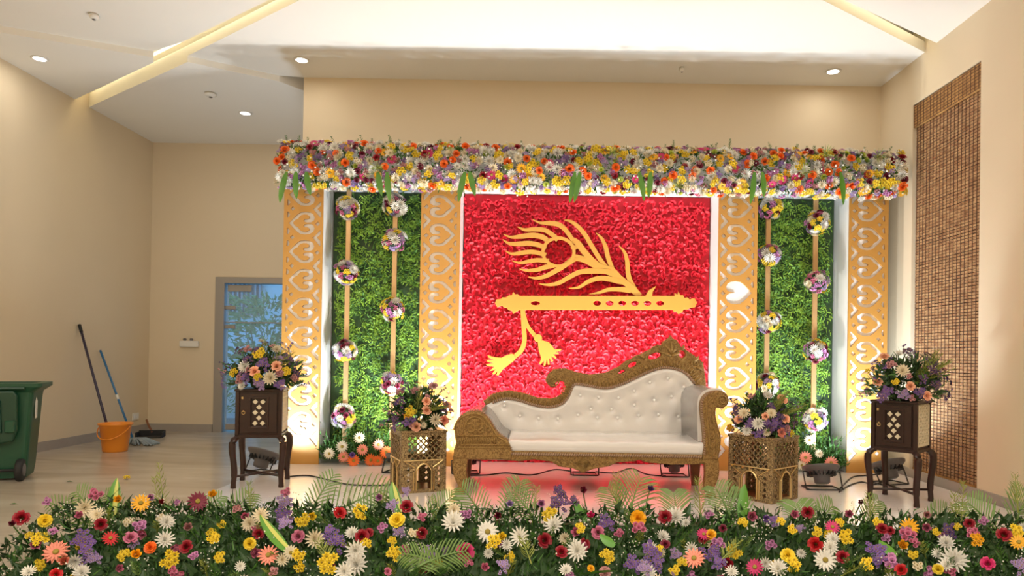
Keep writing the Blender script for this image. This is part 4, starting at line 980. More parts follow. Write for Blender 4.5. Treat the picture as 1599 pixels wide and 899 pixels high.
# ------------------------------------------------------------------ dark wooden cabinets
def cabinet(cx, cy, rz, S, label):
    t = thing('wooden_cabinet', label, 'cabinet', (cx, cy, SZ), rz, group='dark wooden cabinets on curved legs')
    h = S / 2; zb_, zt_ = .405, .775
    mb = MB(); mb.rbox(-h + .012, h - .012, -h + .014, h - .012, zb_, zt_ - .015, .004); body = obj('body', mb, 'darkwood', t, False, True)
    mb = MB(); mb.rbox(-h - .008, h + .008, -h - .008, h + .008, zt_ - .018, zt_, .005); obj('top', mb, 'darkwood', t, False, True)
    mb = MB(); mb.rbox(-h, h, -h, h, zb_ - .015, zb_ + .012, .004); obj('base_rail', mb, 'darkwood', t, False, True)
    for sx in (-1, 1):
        for sy in (-1, 1):
            x0 = -h if sx < 0 else h - .03; y0 = -h if sy < 0 else h - .03; mb = MB(); mb.rbox(x0, x0 + .03, y0, y0 + .03, zb_, zt_ - .015, .003); obj('corner_post', mb, 'darkwood', t, False, True)
    # door with diamond lattice
    mb = MB(); mb.plate([[(-h + .04, zb_ + .03), (h - .04, zb_ + .03), (h - .04, zt_ - .035), (-h + .04, zt_ - .035)], [(-.058, zb_ + .075), (.058, zb_ + .075), (.058, zt_ - .075), (-.058, zt_ - .075)]], -h + .006, .016, .002); dr = obj('door', mb, 'darkwood', t, False, True)
    mb = MB()
    for (a, b, c, d) in ((-.075, .062, zb_ + .058, zt_ - .058),):
        mb.plate([[(-.075, c), (.075, c), (.075, d), (-.075, d)], [(-.06, c + .016), (.06, c + .016), (.06, d - .016), (-.06, d - .016)]], -h - .004, .012, .002)
    obj('moulding', mb, 'darkwood', dr, False, True)
    zm = (zb_ + zt_) / 2
    for r in range(5):
        for c in ((-.028, .028) if r % 2 else (0,)) if False else ((0,) if r % 2 else (-.028, .028)):
            z = zm + (r - 2) * .042; mb = MB(); mb.plate([[(c - .021, z), (c, z - .021), (c + .021, z), (c, z + .021)]], -h + .008, .008, .002); obj('inlay_diamond', mb, 'bone', dr, False, True)
    z = zm + .063 * 1.35
    mb = MB(); mb.tube([(-h + .062 + .012 * math.cos(a * PI / 6), -h - .008, zm + .012 * math.sin(a * PI / 6)) for a in range(13)], .003, 5); mb.ball((-h + .062, -h - .006, zm + .012), .008, 0, 8, 5); obj('ring_pull', mb, 'brass', dr, False, True)
    mb = MB(); mb.rbox(-h + .045, -h + .06, -h - .006, -h, zt_ - .08, zt_ - .06, .002); obj('hasp', mb, 'brass', dr, False, True)
    # lattice sides
    for k in (1, 2, 3):
        polys = [[(-h + .035, zb_ + .03), (h - .035, zb_ + .03), (h - .035, zt_ - .03), (-h + .035, zt_ - .03)]]
        for r in range(13):
            for c in range(-4, 5):
                x = c * .034 + (.017 if r % 2 else 0); z_ = zb_ + .055 + r * .0235
                if abs(x) < h - .05: polys.append([(x - .011, z_), (x, z_ - .014), (x + .011, z_), (x, z_ + .014)])
        mb = MB(); mb.plate(polys, -h + .006, .008, 0, X=Matrix.Rotation(k * PI / 2, 4, 'Z')); obj('side_lattice', mb, 'bone', t, False, True)
    # cabriole legs bowed outwards
    for sx in (-1, 1):
        for sy in (-1, 1):
            P_ = [(q * sx, q * sy, z) for q, z in ((h - .03, zb_ - .002), (h - .005, zb_ - .02), (h + .012, zb_ - .05), (h + .012, zb_ - .12), (h + .0, zb_ - .24), (h - .002, .10), (h + .002, .03), (h + .002, .002))]
            mb = MB(); mb.tube(smooth_path(P_, 3), [.022] * 4 + [.027] * 6 + [.024] * 6 + [.02] * 3 + [.022] * 3, 8); obj('leg', mb, 'darkwood', t, True, True)
    for s in (1, -1): mb = MB(); mb.tube([(-h, -h * s, .09), (h, h * s, .09)], .010, 6); obj('stretcher', mb, 'darkwood', t, True, True)
    return zt_ + SZ
C1 = (2.806 + 0.0, 5.2 + .33 * .7071); zC = cabinet(C1[0], C1[1], math.radians(-45), .33, 'dark wooden cabinet on curved legs beside the bamboo blind')
C2 = (at(409, 700, 5.72).x, 5.72); cabinet(C2[0], C2[1], math.radians(12), .35, 'dark wooden cabinet on curved legs near the glass door')

# ------------------------------------------------------------------ flower arrangements
def arrangement(cx, cy, zb_, rx, rz_, label, listed, fill, green='leafdark', tufts=0, nl=520):
    t = thing('flower_arrangement', label, 'flower arrangement', (cx, cy, zb_))
    mb = MB(); mb.lathe([(.08, 0), (.11, .01), (.12, .05), (.1, .06)], 18, X=Matrix.Translation((cx, cy, zb_))); obj('tray', mb, 'leafdark', t)
    def dome(s=1.0):
        a = random.uniform(0, 2 * PI); e = math.asin(random.uniform(-.08, 1)); n = Vector((math.cos(a) * math.cos(e), math.sin(a) * math.cos(e), math.sin(e)))
        return Vector((cx + n.x * rx * s, cy + n.y * rx * .75 * s, zb_ + .05 + n.z * rz_ * s)), n
    mb = MB(); scatter_leaves(mb, nl, lambda: dome(random.uniform(.3, .75)), .08, .026, .1); scatter_leaves(mb, nl // 3, lambda: dome(random.uniform(.6, .85)), .08, .016, .2, 1)
    o = obj('foliage', mb, ['leafdark', 'leafmid'], t); o['kind'] = 'stuff'
    yf = cy - rx * .62
    for px, py, kd, cl, sz in listed:
        p = at(px, py, yf); d = Vector(((p.x - cx) / rx, 0, (p.z - zb_ - .05) / rz_)); q = 1 - min(d.length_squared, 1)
        p = at(px, py, cy - rx * .7 * math.sqrt(q)); p.z = max(p.z, zb_ + .03)
        flower(kd, cl, t, p, (p - Vector((cx, cy, zb_))).normalized() + Vector((0, -.9, .1)) + rv(.2), sz)
    for kd, cl, sz, n in fill:
        for k in range(n):
            p, nn = dome(random.uniform(.85, 1.02)); flower(kd, cl, t, p, nn + rv(.3), sz * random.uniform(.8, 1.15))
    for k in range(14):
        p, nn = dome(.7); mb = MB(); q = p + nn * random.uniform(.09, .15); mb.tube([p, q], .0025, 4)
        for j in range(7): mb.ball(q - nn * .012 * j + rv(.012), .007, 1, 5, 3)
        obj('filler_stem', mb, ['stem', random.choice(['fl_violet', 'fl_purple', 'fl_violet', 'fl_dustpink'])], t)
    for k in range(tufts):
        n = Vector((random.uniform(.1, .9), -.3, random.uniform(.2, .7))); p = Vector((cx, cy - .1, zb_ + .12)); mb = MB(); sprig(mb, p, p + n.normalized() * rx * random.uniform(.8, 1.15), 16, .05); obj('grass_sprig', mb, 'olive', t)
    return t
zB1, zB2 = SZ + .49, SZ + .48
arrangement(C1[0] + .02, C1[1] - .02, zC, .33, .36, 'loose bouquet of purple, peach and cream flowers on the cabinet by the blind',
    [(1371, 597, 'rose', 'peach', .06), (1398, 596, 'daisy', 'yellow', .06), (1421, 603, 'rose', 'peach', .06), (1447, 618, 'rose', 'peach', .06), (1409, 579, 'mum', 'cream', .10), (1392, 570, 'spray', 'dustpink', .08), (1410, 616, 'statice', 'lilac', .09), (1385, 612, 'statice', 'purple', .09), (1435, 612, 'statice', 'purple', .09), (1381, 557, 'rose', 'peach', .06), (1418, 587, 'spray', 'dustpink', .06), (1376, 620, 'statice', 'purple', .08), (1404, 552, 'mum', 'white', .06), (1420, 549, 'statice', 'violet', .08), (1455, 565, 'statice', 'violet', .09), (1462, 600, 'statice', 'violet', .08), (1355, 580, 'daisy', 'yellow', .05)],
    [('statice', 'violet', .08, 14), ('statice', 'purple', .08, 10), ('spray', 'dustpink', .06, 8), ('mum', 'cream', .06, 4)], tufts=9)
arrangement(C2[0] + .03, C2[1] - .02, zC, .35, .34, 'loose bouquet of white, yellow and purple flowers on the cabinet near the door',
    [(405, 552, 'daisy', 'yellow', .11), (382, 572, 'mum', 'white', .10), (422, 590, 'mum', 'cream', .11), (398, 580, 'rose', 'peach', .07), (432, 572, 'rose', 'peach', .07), (412, 568, 'statice', 'purple', .11), (384, 590, 'statice', 'purple', .09), (366, 582, 'daisy', 'yellow', .08), (436, 600, 'statice', 'purple', .09), (447, 580, 'daisy', 'yellow', .08), (405, 600, 'statice', 'lilac', .09), (388, 545, 'spray', 'dustpink', .08), (432, 545, 'mum', 'cream', .08), (450, 560, 'statice', 'violet', .09), (460, 590, 'spray', 'dustpink', .07), (378, 605, 'mum', 'white', .07)],
    [('statice', 'violet', .08, 12), ('statice', 'lilac', .08, 10), ('spray', 'dustpink', .07, 8), ('mum', 'cream', .06, 5), ('daisy', 'yellow', .06, 3)], tufts=4)
arrangement(B1[0], B1[1] - .02, zB1, .28, .32, 'flower mound with white chrysanthemums on the pierced box by the tall sofa end',
    [(1184, 662, 'mum', 'white', .10), (1166, 672, 'mum', 'white', .08), (1204, 645, 'mum', 'cream', .08), (1197, 675, 'mum', 'cream', .06), (1162, 645, 'mum', 'cream', .09), (1208, 660, 'statice', 'purple', .10), (1186, 677, 'statice', 'purple', .10), (1228, 672, 'statice', 'purple', .09), (1220, 675, 'rose', 'coral', .06), (1226, 654, 'rose', 'peach', .06), (1154, 655, 'rose', 'peach', .06), (1221, 624, 'rose', 'peach', .07), (1235, 677, 'daisy', 'yellow', .06), (1141, 668, 'daisy', 'gold', .07), (1199, 617, 'mum', 'white', .07), (1150, 640, 'statice', 'violet', .09), (1195, 650, 'rose', 'peach', .05), (1171, 660, 'statice', 'purple', .08)],
    [('statice', 'violet', .07, 10), ('statice', 'purple', .07, 6), ('spray', 'dustpink', .06, 5), ('mum', 'cream', .05, 4)], tufts=7)
arrangement(B2[0], B2[1] - .02, zB2, .25, .34, 'flower mound with peach roses on the pierced box by the low sofa end',
    [(642, 642, 'daisy', 'yellow', .10), (650, 667, 'rose', 'peach', .065), (693, 656, 'rose', 'coral', .065), (666, 641, 'rose', 'peach', .065), (666, 627, 'rose', 'peach', .06), (677, 603, 'rose', 'dustpink', .06), (680, 655, 'mum', 'cream', .10), (638, 657, 'statice', 'purple', .10), (626, 628, 'statice', 'violet', .10), (698, 633, 'rose', 'peach', .06), (648, 610, 'spray', 'dustpink', .07), (618, 655, 'statice', 'violet', .08), (625, 613, 'spray', 'dustpink', .08), (704, 642, 'spray', 'dustpink', .06), (636, 650, 'daisy', 'gold', .06)],
    [('statice', 'violet', .07, 10), ('statice', 'purple', .07, 5), ('spray', 'dustpink', .06, 6), ('mum', 'cream', .05, 3)], tufts=5)

# ------------------------------------------------------------------ front flower garland along the stage edge
def gsurf(px, py):
    # slanted face of the mound: z = .11 at y 3.1, rising to .35 at y 3.9
    r = ray(px, py); k = .30; t_ = (HC - .11 + 3.1 * k) / (k * r.y - r.z); p = CAMP + r * t_
    if p.y > 3.9: p = at(px, py, 3.9)
    return p
def gz(y): return .11 + (min(max(y, 2.9), 3.85) - 3.1) * .30 if y < 3.85 else max(.02, .335 - (y - 3.85) * .9)
gl = at(20, 860, 3.5).x; gr = 2.95
fg = thing('front_garland', 'long low bank of mixed flowers and palm leaves along the stage front', 'garland', ((gl + gr) / 2, 3.5, 0))
mb = MB(); NX = 120; prof = [(2.92, .0), (2.98, .02), (3.2, .05), (3.45, .11), (3.75, .19), (3.9, .17), (4.02, .07), (4.06, .0)]; n = len(prof); v = []; f = []
for i in range(NX + 1):
    x = gl + .12 + (gr - gl - .16) * i / NX; e = min(1, (i + 1) / 10, (NX + 1 - i) / 4)
    for y, z in prof: v.append((x, 3.55 + (y - 3.55) * (.6 + .4 * e) + random.uniform(-.02, .02), max(0.0, z * (.5 + .5 * e) + (random.uniform(-.015, .015) if z > 0 else 0)) + .001))
for i in range(NX):
    for k in range(n - 1): f.append((i * n + k, (i + 1) * n + k, (i + 1) * n + k + 1, i * n + k + 1))
f += [tuple(range(n)), tuple(range(NX * n + n - 1, NX * n - 1, -1))]; mb.add(v, f); obj('moss_base', mb, 'leafdark', fg)
def ff():
    x = random.uniform(gl, gr); y = random.uniform(2.98, 3.98); return Vector((x, y, max(.02, gz(y) - .10 + random.uniform(-.03, .015)))), Vector((0, -.5, .7))
mb = MB(); scatter_leaves(mb, 5200, ff, .068, .022, .1, 0); scatter_leaves(mb, 3000, ff, .07, .014, .25, 1); scatter_leaves(mb, 350, ff, .10, .045, .1, 0)
o = obj('foliage', mb, ['leafdark', 'leafmid'], fg); o['kind'] = 'stuff'
mb = MB()
for k in range(60):
    c, _ = ff(); c.z += .075
    for j in range(26): mb.ball(c + rv(.06), random.uniform(.0022, .0045), 0, 5, 3)
o = obj('filler_blossoms', mb, 'gyp', fg); o['kind'] = 'stuff'
G0 = [(135, 355, 'rose', 'darkred', 90), (280, 370, 'carn', 'yellow', 85), (600, 205, 'spray', 'pink', 105), (290, 250, 'spray', 'mauve', 65), (740, 240, 'bud', 'gold', 55), (880, 260, 'gerb', 'gold', 115), (530, 295, 'mum', 'cream', 135), (605, 335, 'mum', 'cream', 100), (500, 340, 'bud', 'pink', 55), (630, 395, 'rose', 'darkred', 75), (1235, 250, 'gerb', 'maroon', 130), (1330, 215, 'bud', 'gold', 62), (330, 440, 'spray', 'mauve', 70), (250, 490, 'daisy', 'yellow', 115), (530, 490, 'statice', 'purple', 150), (540, 570, 'statice', 'purple', 150), (690, 480, 'gerb', 'red', 100), (815, 480, 'rose', 'pink', 80), (870, 400, 'spray', 'mauve', 100), (800, 385, 'daisy', 'cream', 80), (350, 565, 'gerb', 'coral', 155), (400, 625, 'bud', 'coral', 70), (780, 590, 'daisy', 'yellow', 100), (850, 585, 'bud', 'gold', 70), (1030, 490, 'mum', 'white', 125), (1040, 380, 'mum', 'white', 110), (940, 540, 'carn', 'orange', 80), (1165, 535, 'rose', 'darkred', 80), (1210, 590, 'spray', 'mauve', 75), (1055, 610, 'daisy', 'yellow', 140), (1375, 600, 'daisy', 'yellow', 90), (1330, 480, 'daisy', 'yellow', 95), (1560, 515, 'carn', 'yellow', 80), (1380, 395, 'daisy', 'yellow', 70), (1175, 415, 'bud', 'dustpink', 60), (1500, 655, 'mum', 'white', 75), (740, 670, 'bud', 'pink', 55), (180, 690, 'mum', 'white', 95), (510, 695, 'mum', 'white', 115), (350, 705, 'rose', 'red', 70), (1560, 390, 'mum', 'cream', 110), (1480, 300, 'spray', 'dustpink', 70), (1530, 345, 'bud', 'pink', 60), (940, 225, 'bud', 'mauve', 45), (1005, 258, 'bud', 'darkred', 40), (1105, 258, 'spray', 'mauve', 50), (185, 465, 'daisy', 'yellow', 60), (590, 600, 'statice', 'lilac', 100), (75, 395, 'bud', 'maroon', 45), (1005, 355, 'daisy', 'cream', 70)]
G1 = [(185, 190, 'spray', 'pink', 75), (180, 250, 'statice', 'lilac', 110), (175, 330, 'statice', 'purple', 120), (185, 385, 'statice', 'lilac', 100), (30, 340, 'mum', 'cream', 120), (290, 365, 'daisy', 'yellow', 110), (345, 345, 'bud', 'yellow', 60), (520, 325, 'rose', 'red', 80), (650, 320, 'daisy', 'yellow', 130), (850, 270, 'statice', 'lilac', 85), (940, 285, 'rose', 'darkred', 80), (935, 190, 'statice', 'lilac', 70), (880, 370, 'carn', 'yellow', 105), (1040, 350, 'spray', 'pink', 80), (1230, 380, 'mum', 'white', 160), (1235, 305, 'mum', 'cream', 100), (1310, 330, 'spray', 'mauve', 90), (1445, 440, 'gerb', 'white', 150), (1480, 510, 'daisy', 'yellow', 130), (1535, 475, 'bud', 'yellow', 60), (1305, 570, 'rose', 'magenta', 110), (1180, 560, 'statice', 'violet', 60), (1075, 575, 'statice', 'lilac', 100), (980, 445, 'daisy', 'cream', 75), (1035, 450, 'rose', 'darkred', 70), (660, 470, 'rose', 'darkred', 85), (600, 450, 'mum', 'white', 100), (265, 470, 'rose', 'pink', 80), (365, 485, 'mum', 'cream', 130), (455, 450, 'statice', 'purple', 120), (510, 510, 'statice', 'purple', 150), (75, 585, 'gerb', 'coral', 130), (15, 455, 'rose', 'darkred', 70), (215, 570, 'gerb', 'cream', 100), (265, 580, 'daisy', 'yellow', 100), (455, 640, 'daisy', 'yellow', 170), (620, 560, 'mum', 'white', 150), (625, 645, 'mum', 'white', 160), (550, 690, 'mum', 'white', 130), (865, 580, 'daisy', 'yellow', 120), (850, 500, 'daisy', 'yellow', 75), (1330, 640, 'spray', 'pink', 70), (1425, 665, 'bud', 'pink', 60), (1545, 660, 'statice', 'lilac', 110), (1450, 575, 'mum', 'white', 70), (1565, 520, 'mum', 'white', 85), (1515, 340, 'bud', 'maroon', 50), (790, 415, 'spray', 'mauve', 80), (770, 225, 'bud', 'mauve', 50), (1585, 270, 'bud', 'lilac', 50), (820, 690, 'rose', 'pink', 50), (105, 690, 'spray', 'dustpink', 80)]
G2 = [(180, 265, 'bud', 'mauve', 55), (290, 200, 'statice', 'violet', 120), (290, 265, 'statice', 'violet', 130), (375, 250, 'statice', 'violet', 90), (240, 340, 'daisy', 'yellow', 130), (260, 400, 'mum', 'white', 140), (490, 345, 'bud', 'magenta', 55), (535, 445, 'rose', 'pink', 80), (665, 450, 'spray', 'pink', 80), (590, 380, 'statice', 'purple', 120), (785, 355, 'carn', 'gold', 105), (790, 420, 'spray', 'pink', 110), (955, 350, 'rose', 'darkred', 85), (1020, 345, 'mum', 'white', 140), (1085, 385, 'mum', 'white', 70), (1195, 455, 'gerb', 'magenta', 90), (1240, 460, 'carn', 'gold', 75), (1230, 335, 'spray', 'mauve', 70), (1440, 385, 'daisy', 'yellow', 80), (1495, 345, 'bud', 'pink', 70), (1285, 520, 'spray', 'mauve', 110), (1240, 580, 'statice', 'purple', 150), (1290, 640, 'statice', 'purple', 100), (1135, 605, 'gerb', 'coral', 140), (1120, 545, 'mum', 'white', 90), (860, 560, 'statice', 'purple', 140), (760, 640, 'statice', 'purple', 130), (900, 640, 'statice', 'purple', 120), (830, 665, 'statice', 'lilac', 110), (590, 600, 'daisy', 'yellow', 120), (305, 570, 'rose', 'darkred', 80), (405, 560, 'mum', 'white', 150), (385, 530, 'mum', 'white', 110), (440, 535, 'bud', 'pink', 70), (335, 680, 'mum', 'white', 95), (45, 470, 'mum', 'white', 140), (200, 495, 'rose', 'darkred', 90), (420, 420, 'daisy', 'yellow', 85), (1060, 635, 'daisy', 'yellow', 80), (1010, 680, 'daisy', 'yellow', 85), (1390, 565, 'daisy', 'yellow', 120), (1370, 690, 'mum', 'white', 90), (1515, 660, 'gerb', 'magenta', 115), (1580, 640, 'mum', 'white', 90), (955, 520, 'rose', 'maroon', 60), (920, 545, 'daisy', 'yellow', 60), (580, 695, 'carn', 'dustpink', 80), (860, 180, 'bud', 'violet', 50), (440, 180, 'bud', 'maroon', 50), (1590, 360, 'bud', 'purple', 50), (1315, 420, 'rose', 'maroon', 50), (490, 670, 'carn', 'gold', 50)]
G3 = [(75, 380, 'daisy', 'yellow', 75), (20, 370, 'statice', 'purple', 90), (160, 335, 'bud', 'pink', 60), (245, 320, 'rose', 'darkred', 75), (150, 425, 'daisy', 'yellow', 75), (300, 440, 'daisy', 'yellow', 80), (400, 410, 'gerb', 'magenta', 95), (445, 385, 'daisy', 'yellow', 75), (490, 470, 'daisy', 'yellow', 115), (505, 330, 'bud', 'pink', 55), (295, 520, 'rose', 'red', 90), (355, 615, 'gerb', 'white', 145), (385, 540, 'mum', 'white', 110), (465, 600, 'rose', 'darkred', 80), (120, 590, 'carn', 'yellow', 95), (150, 650, 'daisy', 'yellow', 120), (60, 670, 'mum', 'white', 130), (685, 380, 'daisy', 'yellow', 75), (710, 425, 'rose', 'darkred', 75), (760, 435, 'rose', 'darkred', 55), (880, 410, 'gerb', 'gold', 115), (870, 460, 'spray', 'pink', 120), (910, 510, 'spray', 'pink', 80), (835, 530, 'bud', 'gold', 70), (670, 560, 'statice', 'purple', 140), (690, 610, 'statice', 'purple', 110), (770, 630, 'spray', 'mauve', 140), (620, 645, 'daisy', 'yellow', 110), (830, 680, 'rose', 'red', 75), (905, 580, 'daisy', 'yellow', 75), (985, 415, 'bud', 'pink', 60), (1050, 440, 'daisy', 'yellow', 60), (1120, 435, 'statice', 'violet', 120), (1110, 510, 'mum', 'white', 110), (1055, 575, 'mum', 'white', 75), (1160, 620, 'mum', 'white', 180), (1110, 650, 'mum', 'white', 110), (1255, 390, 'rose', 'darkred', 65), (1280, 450, 'spray', 'pink', 95), (1340, 370, 'spray', 'mauve', 70), (1180, 410, 'daisy', 'yellow', 60), (1300, 490, 'daisy', 'gold', 100), (1470, 460, 'rose', 'darkred', 85), (1540, 440, 'daisy', 'yellow', 110), (1565, 505, 'gerb', 'gold', 110), (1590, 410, 'mum', 'white', 60), (1370, 640, 'rose', 'magenta', 80), (1580, 660, 'statice', 'lilac', 120), (1060, 675, 'carn', 'yellow', 70), (935, 650, 'daisy', 'cream', 80), (990, 335, 'bud', 'dustpink', 50), (580, 255, 'bud', 'maroon', 35), (200, 415, 'statice', 'lilac', 60), (205, 575, 'mum', 'white', 70)]
for k_, G in enumerate((G0, G1, G2, G3)):
    for zx, zy, kd, cl, sz in G:
        px, py = 400 * k_ + zx * .25, 720 + zy * .25; p = gsurf(px, py); tocam = (CAMP - p).normalized()
        size = sz * .25 * p.y / F
        flower(kd, cl, fg, p, tocam * 1.0 + Vector((0, 0, .35)) + rv(.35), size * (.88 if kd != 'bud' else .75))
        q = Vector((p.x + random.uniform(-.04, .04), p.y + .06, max(.05, p.z - .14)))
        if p.z > .2: mb = MB(); mb.tube([p - tocam * .01, (p + q) / 2 + Vector((0, .03, 0)), q], .0035, 5); obj('stalk', mb, 'stem', fg)
fillk = [('mum', 'white', .07), ('daisy', 'yellow', .06), ('spray', 'mauve', .06), ('bud', 'pink', .04), ('rose', 'darkred', .05), ('statice', 'lilac', .06), ('mum', 'cream', .06), ('spray', 'pink', .055)]
for k in range(55):
    px, py = random.uniform(30, 1590), random.uniform(825, 905); p = gsurf(px, py); kd, cl, sz = random.choice(fillk); flower(kd, cl, fg, p + Vector((0, .03, -.015)), CAMP - p + rv(.6) * 3, sz)
FR = [(150, 840, 78, 785, .10), (160, 835, 120, 768, .12), (200, 835, 165, 772, .10), (330, 840, 392, 772, .11), (290, 830, 345, 775, .09), (480, 830, 600, 765, .17), (470, 830, 520, 742, .10), (545, 830, 612, 772, .13), (660, 830, 705, 775, .10), (765, 830, 722, 762, .13), (790, 825, 812, 752, .12), (840, 820, 800, 768, .10), (975, 830, 1000, 748, .16), (985, 830, 950, 762, .12), (1060, 825, 1052, 770, .13), (1150, 830, 1118, 762, .14), (1175, 830, 1140, 770, .11), (1262, 835, 1245, 786, .14), (1270, 835, 1300, 790, .12), (1345, 835, 1372, 782, .10), (1440, 835, 1480, 800, .12), (1560, 835, 1512, 785, .15), (1580, 830, 1605, 778, .16), (640, 892, 728, 868, .09), (700, 890, 632, 872, .08)]
for bx_, by_, tx, ty, sp in FR:
    b = at(bx_, by_, 3.82) if by_ < 850 else gsurf(bx_, by_); e = at(tx, ty, 3.95) if by_ < 850 else gsurf(tx, ty) + Vector((0, -.06, .04)); mb = MB(); frond(mb, b, e, sp * 1.15, .12, 15, .0085); obj('palm_frond', mb, 'palm', fg)
for bx_, by_, tx, ty in ((262, 830, 247, 722), (255, 825, 240, 745), (300, 840, 320, 775), (395, 830, 388, 752), (830, 830, 838, 760), (965, 810, 962, 738), (1500, 830, 1505, 752), (1495, 830, 1490, 770), (1360, 830, 1357, 770), (1095, 820, 1090, 745), (1590, 800, 1585, 740), (590, 830, 598, 770), (690, 830, 672, 775), (1120, 880, 1150, 850), (520, 880, 500, 850), (830, 880, 815, 845)):
    b = at(bx_, by_, 3.82) if by_ < 850 else gsurf(bx_, by_); e = at(tx, ty, 3.92) if by_ < 850 else gsurf(tx, ty) + Vector((0, -.05, .03)); mb = MB(); sprig(mb, b, e, 16, .06); obj('grass_sprig', mb, 'olive', fg)
for k in range(70):
    px, py = random.uniform(30, 1590), random.uniform(800, 895); b = gsurf(px, py); mb = MB(); sprig(mb, b + Vector((0, .03, -.05)), b + Vector((random.uniform(-.07, .07), -.03, random.uniform(.0, .06))), 9, .035); obj('grass_sprig', mb, random.choice(['olive', 'leafmid', 'leafmid', 'palm']), fg)
for x0, y0, x1, y1, w, two in ((173, 812, 182, 746, .07, 1), (622, 800, 612, 752, .06, 1), (1158, 818, 1163, 755, .062, 0), (452, 862, 412, 806, .06, 1), (700, 830, 690, 790, .05, 0), (1115, 830, 1150, 790, .05, 0), (915, 815, 895, 778, .05, 0), (960, 852, 935, 836, .05, 0), (905, 897, 960, 893, .05, 0), (1400, 868, 1365, 845, .06, 0)):
    b = at(x0, y0, 3.8) if y0 < 840 else gsurf(x0, y0); e = at(x1, y1, 3.9) if y0 < 840 else gsurf(x1, y1) + Vector((0, -.05, .02)); mb = MB(); strap(mb, b, e, w, .06)
    lf = obj('strap_leaf', mb, 'drac', fg, True)
    if two: mb = MB(); dx = Vector((w * .33, -.006, 0)); strap(mb, b + dx, e + dx * .3, w * .35, .07); obj('leaf_edge', mb, 'dracy', lf, True)

# ------------------------------------------------------------------ wheelie bin
p = at_z(42, 750, 0); bx_, by_ = 0.0, 0.0
t = thing('wheelie_bin', 'green wheeled rubbish bin with its lid hanging open by the wall', 'bin', (p.x, p.y, 0), math.radians(24))
def ring(x0, x1, y0, y1, z, r=.04, n=4):
    o = []
    for cx, cy, a in ((x1 - r, y0 + r, -90), (x1 - r, y1 - r, 0), (x0 + r, y1 - r, 90), (x0 + r, y0 + r, 180)):
        for k in range(n + 1): q = math.radians(a + 90 * k / n); o.append((cx + r * math.cos(q), cy + r * math.sin(q), z))
    return o
X0, X1, Y0, Y1 = -.56, .0, .0, .40
mb = MB(); R_ = [ring(X0 + .04, X1 - .02, Y0 + .04, Y1 - .04, .02), ring(X0 + .03, X1 - .01, Y0 + .03, Y1 - .03, .10), ring(X0 + .01, X1 + .025, Y0 + .005, Y1, .68), ring(X0, X1 + .03, Y0 - .0, Y1 + .01, .72), ring(X0 - .03, X1 + .09, Y0 - .03, Y1 + .03, .765), ring(X0 - .03, X1 + .09, Y0 - .03, Y1 + .03, .795), ring(X0 + .01, X1 + .02, Y0 + .01, Y1 - .01, .795), ring(X0 + .03, X1 - .0, Y0 + .05, Y1 - .04, .5)]
nn = len(R_[0]); v = [q for r in R_ for q in r]; f = [tuple(range(nn - 1, -1, -1)), tuple(range((len(R_) - 1) * nn, len(R_) * nn))]
for i in range(len(R_) - 1):
    for j in range(nn): f.append((i * nn + j, i * nn + (j + 1) % nn, (i + 1) * nn + (j + 1) % nn, (i + 1) * nn + j))
mb.add(v, f); obj('body', mb, 'bin', t, False, True)
mb = MB(); lid = [(X0 - .04, .735), (X1 - .09, .735), (X1 - .065, .70), (X1 - .06, .42), (X1 - .09, .33), (X0 + .15, .27), (X0 - .04, .27)]
mb.plate([lid], Y0 - .045, .04, .012); ld = obj('lid', mb, 'bindark', t, False, True)
mb = MB(); mb.plate([[(X0, .66), (X1 - .17, .66), (X1 - .16, .40), (X0, .37)], [(X0 + .03, .63), (X1 - .2, .63), (X1 - .19, .43), (X0 + .03, .40)]], Y0 - .07, .03, .01); obj('lid_rib', mb, 'bindark', ld, False, True)
mb = MB(); mb.rbox(X1 - .14, X1 - .07, Y0 - .09, Y0 - .05, .40, .50, .008); obj('handle', mb, 'bin', t, False, True)
mb = MB(); mb.tube([(X0, Y0 - .035, .755), (X1 - .02, Y0 - .035, .755)], .014, 8); obj('hinge_rod', mb, 'bindark', t, False, True)
mb = MB(); mb.plate([[(.10, .50), (.16, .50), (.165, .64), (.13, .675), (.10, .64)]], -.027, .004, .001, X=Matrix.Rotation(PI / 2, 4, 'Z')); obj('sticker', mb, 'plasticw', t, False, True)
for x in (X0 + .05, X1 - .045):
    Tw = Matrix.Translation((x, Y0 - .005, .09)) @ Matrix.Rotation(PI / 2, 4, 'Y')
    mb = MB(); mb.lathe([(.03, -.025), (.083, -.025), (.09, -.015), (.09, .015), (.083, .025), (.03, .025)], 22, X=Tw); wh = obj('wheel', mb, 'rubber', t, True, True)
    mb = MB(); mb.lathe([(.02, -.03), (.05, -.03), (.05, .03), (.02, .03)], 14, X=Tw); obj('hub', mb, 'lampgrey', wh, True, True)
mb = MB(); mb.tube([(X0 + .05, Y0 - .005, .09), (X1 - .045, Y0 - .005, .09)], .012, 8); obj('axle', mb, 'rubber', t, False, True)
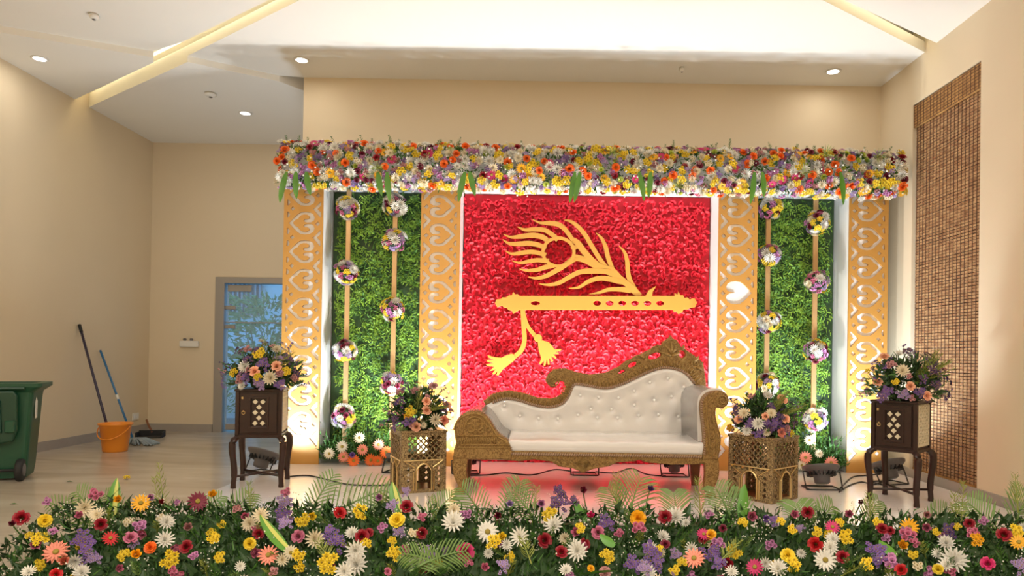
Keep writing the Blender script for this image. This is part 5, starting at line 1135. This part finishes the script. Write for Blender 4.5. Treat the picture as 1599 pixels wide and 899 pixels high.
# ------------------------------------------------------------------ bucket, handles, dustpan
p = at_z(180, 707, 0); bc = Vector((at(180, 690, p.y + .13).x, p.y + .13, 0))
t = thing('orange_bucket', 'orange plastic bucket holding the dark handle by the wall', 'bucket', bc)
mb = MB(); mb.lathe([(.0, .008), (.115, .0), (.12, .012), (.150, .275), (.166, .285), (.166, .30), (.152, .30), (.144, .28), (.112, .02), (.0, .015)], 32, X=Matrix.Translation(bc)); obj('shell', mb, 'bucket', t, True)
mb = MB(); mb.tube([bc + Vector((.16 * math.cos(a), .16 * math.sin(a) - .0, .27 - .13 * abs(math.sin(a)))) + Vector((0, -.012, 0)) for a in [PI + PI * k / 16 for k in range(17)]], .006, 6); obj('bail_handle', mb, 'bucket', t, True)
top_ = at_x(124, 507, XL + .02); foot = bc + Vector((-.02, 0, .03))
hd = thing('mop_handle', 'long dark handle leaning from the bucket to the wall', 'handle', foot)
mb = MB(); mb.tube([foot, top_], .014, 8); obj('shaft', mb, 'stickdark', hd, True)
mb = MB(); d_ = (top_ - foot).normalized(); mb.tube([top_ - d_ * .10, top_], .018, 8); obj('grip', mb, 'rubber', hd, True)
p2 = at_z(222, 694, 0); top2 = at_x(156.7, 547, XL + .02); foot = at(208, 690, p2.y) ; foot.z = .05
br = thing('floor_wiper', 'blue-handled floor wiper with grey cloth head beside the bucket', 'wiper', (p2.x, p2.y, 0))
mb = MB(); mb.tube([foot, top2], .012, 8); obj('shaft', mb, 'stickblue', br, True)
mb = MB(); mid = foot + (top2 - foot) * .47; d_ = (top2 - foot).normalized(); mb.tube([mid - d_ * .03, mid + d_ * .03], .015, 8); obj('collar', mb, 'plasticw', br, True)
mb = MB()
for k in range(40):
    a = random.uniform(0, 1); b = Vector((p2.x - .13 + .32 * a, p2.y + random.uniform(-.12, .06), .012)); mb.tube([foot + Vector((.0, 0, .02)), (foot + b) / 2 + Vector((0, 0, .04)), b], .012, 5)
obj('cloth_head', mb, 'cloth', br, True)['kind'] = 'stuff'
p3 = at_z(228, 684, 0); dp = thing('dustpan', 'dark dustpan lying against the wall behind the wiper', 'dustpan', (p3.x, p3.y + .1, 0), .3)
mb = MB(); mb.rbox(-.15, .15, -.13, .10, 0, .012, .003); mb.rbox(-.15, -.135, -.10, .10, .005, .07, .003); mb.rbox(.135, .15, -.10, .10, .005, .07, .003); mb.rbox(-.15, .15, .088, .10, .005, .08, .003); obj('pan', mb, 'rubber', dp, False, True)
mb = MB(); mb.tube([(0, .09, .05), (-.06, .16, .14), (-.09, .20, .2)], .013, 8); obj('handle', mb, 'legwood', dp, True, True)
# fallen bits on the floor
def fallen(px, py, col, kd, s, label):
    p = at_z(px, py, .012); t = thing('fallen_flower', label, 'flower', (p.x, p.y, 0)); flower(kd, col, t, (p.x, p.y, .012), (.2, -.4, 1), s)
fallen(198, 746, 'yellow', 'daisy', .06, 'yellow blossom fallen on the beige floor near the bucket')
for px, py, lb in ((14, 787, 'green leaf fallen on the beige floor before the bin'), (102, 752, 'small dry leaf fallen on the beige floor beside the bin')):
    p = at_z(px, py, .004); mb = MB(); mb.leaf(p, (1, .2, 0), (0, 1, 0), .06, .025, .1); tag(obj('fallen_leaf', mb, 'leafmid'), lb, 'leaf')
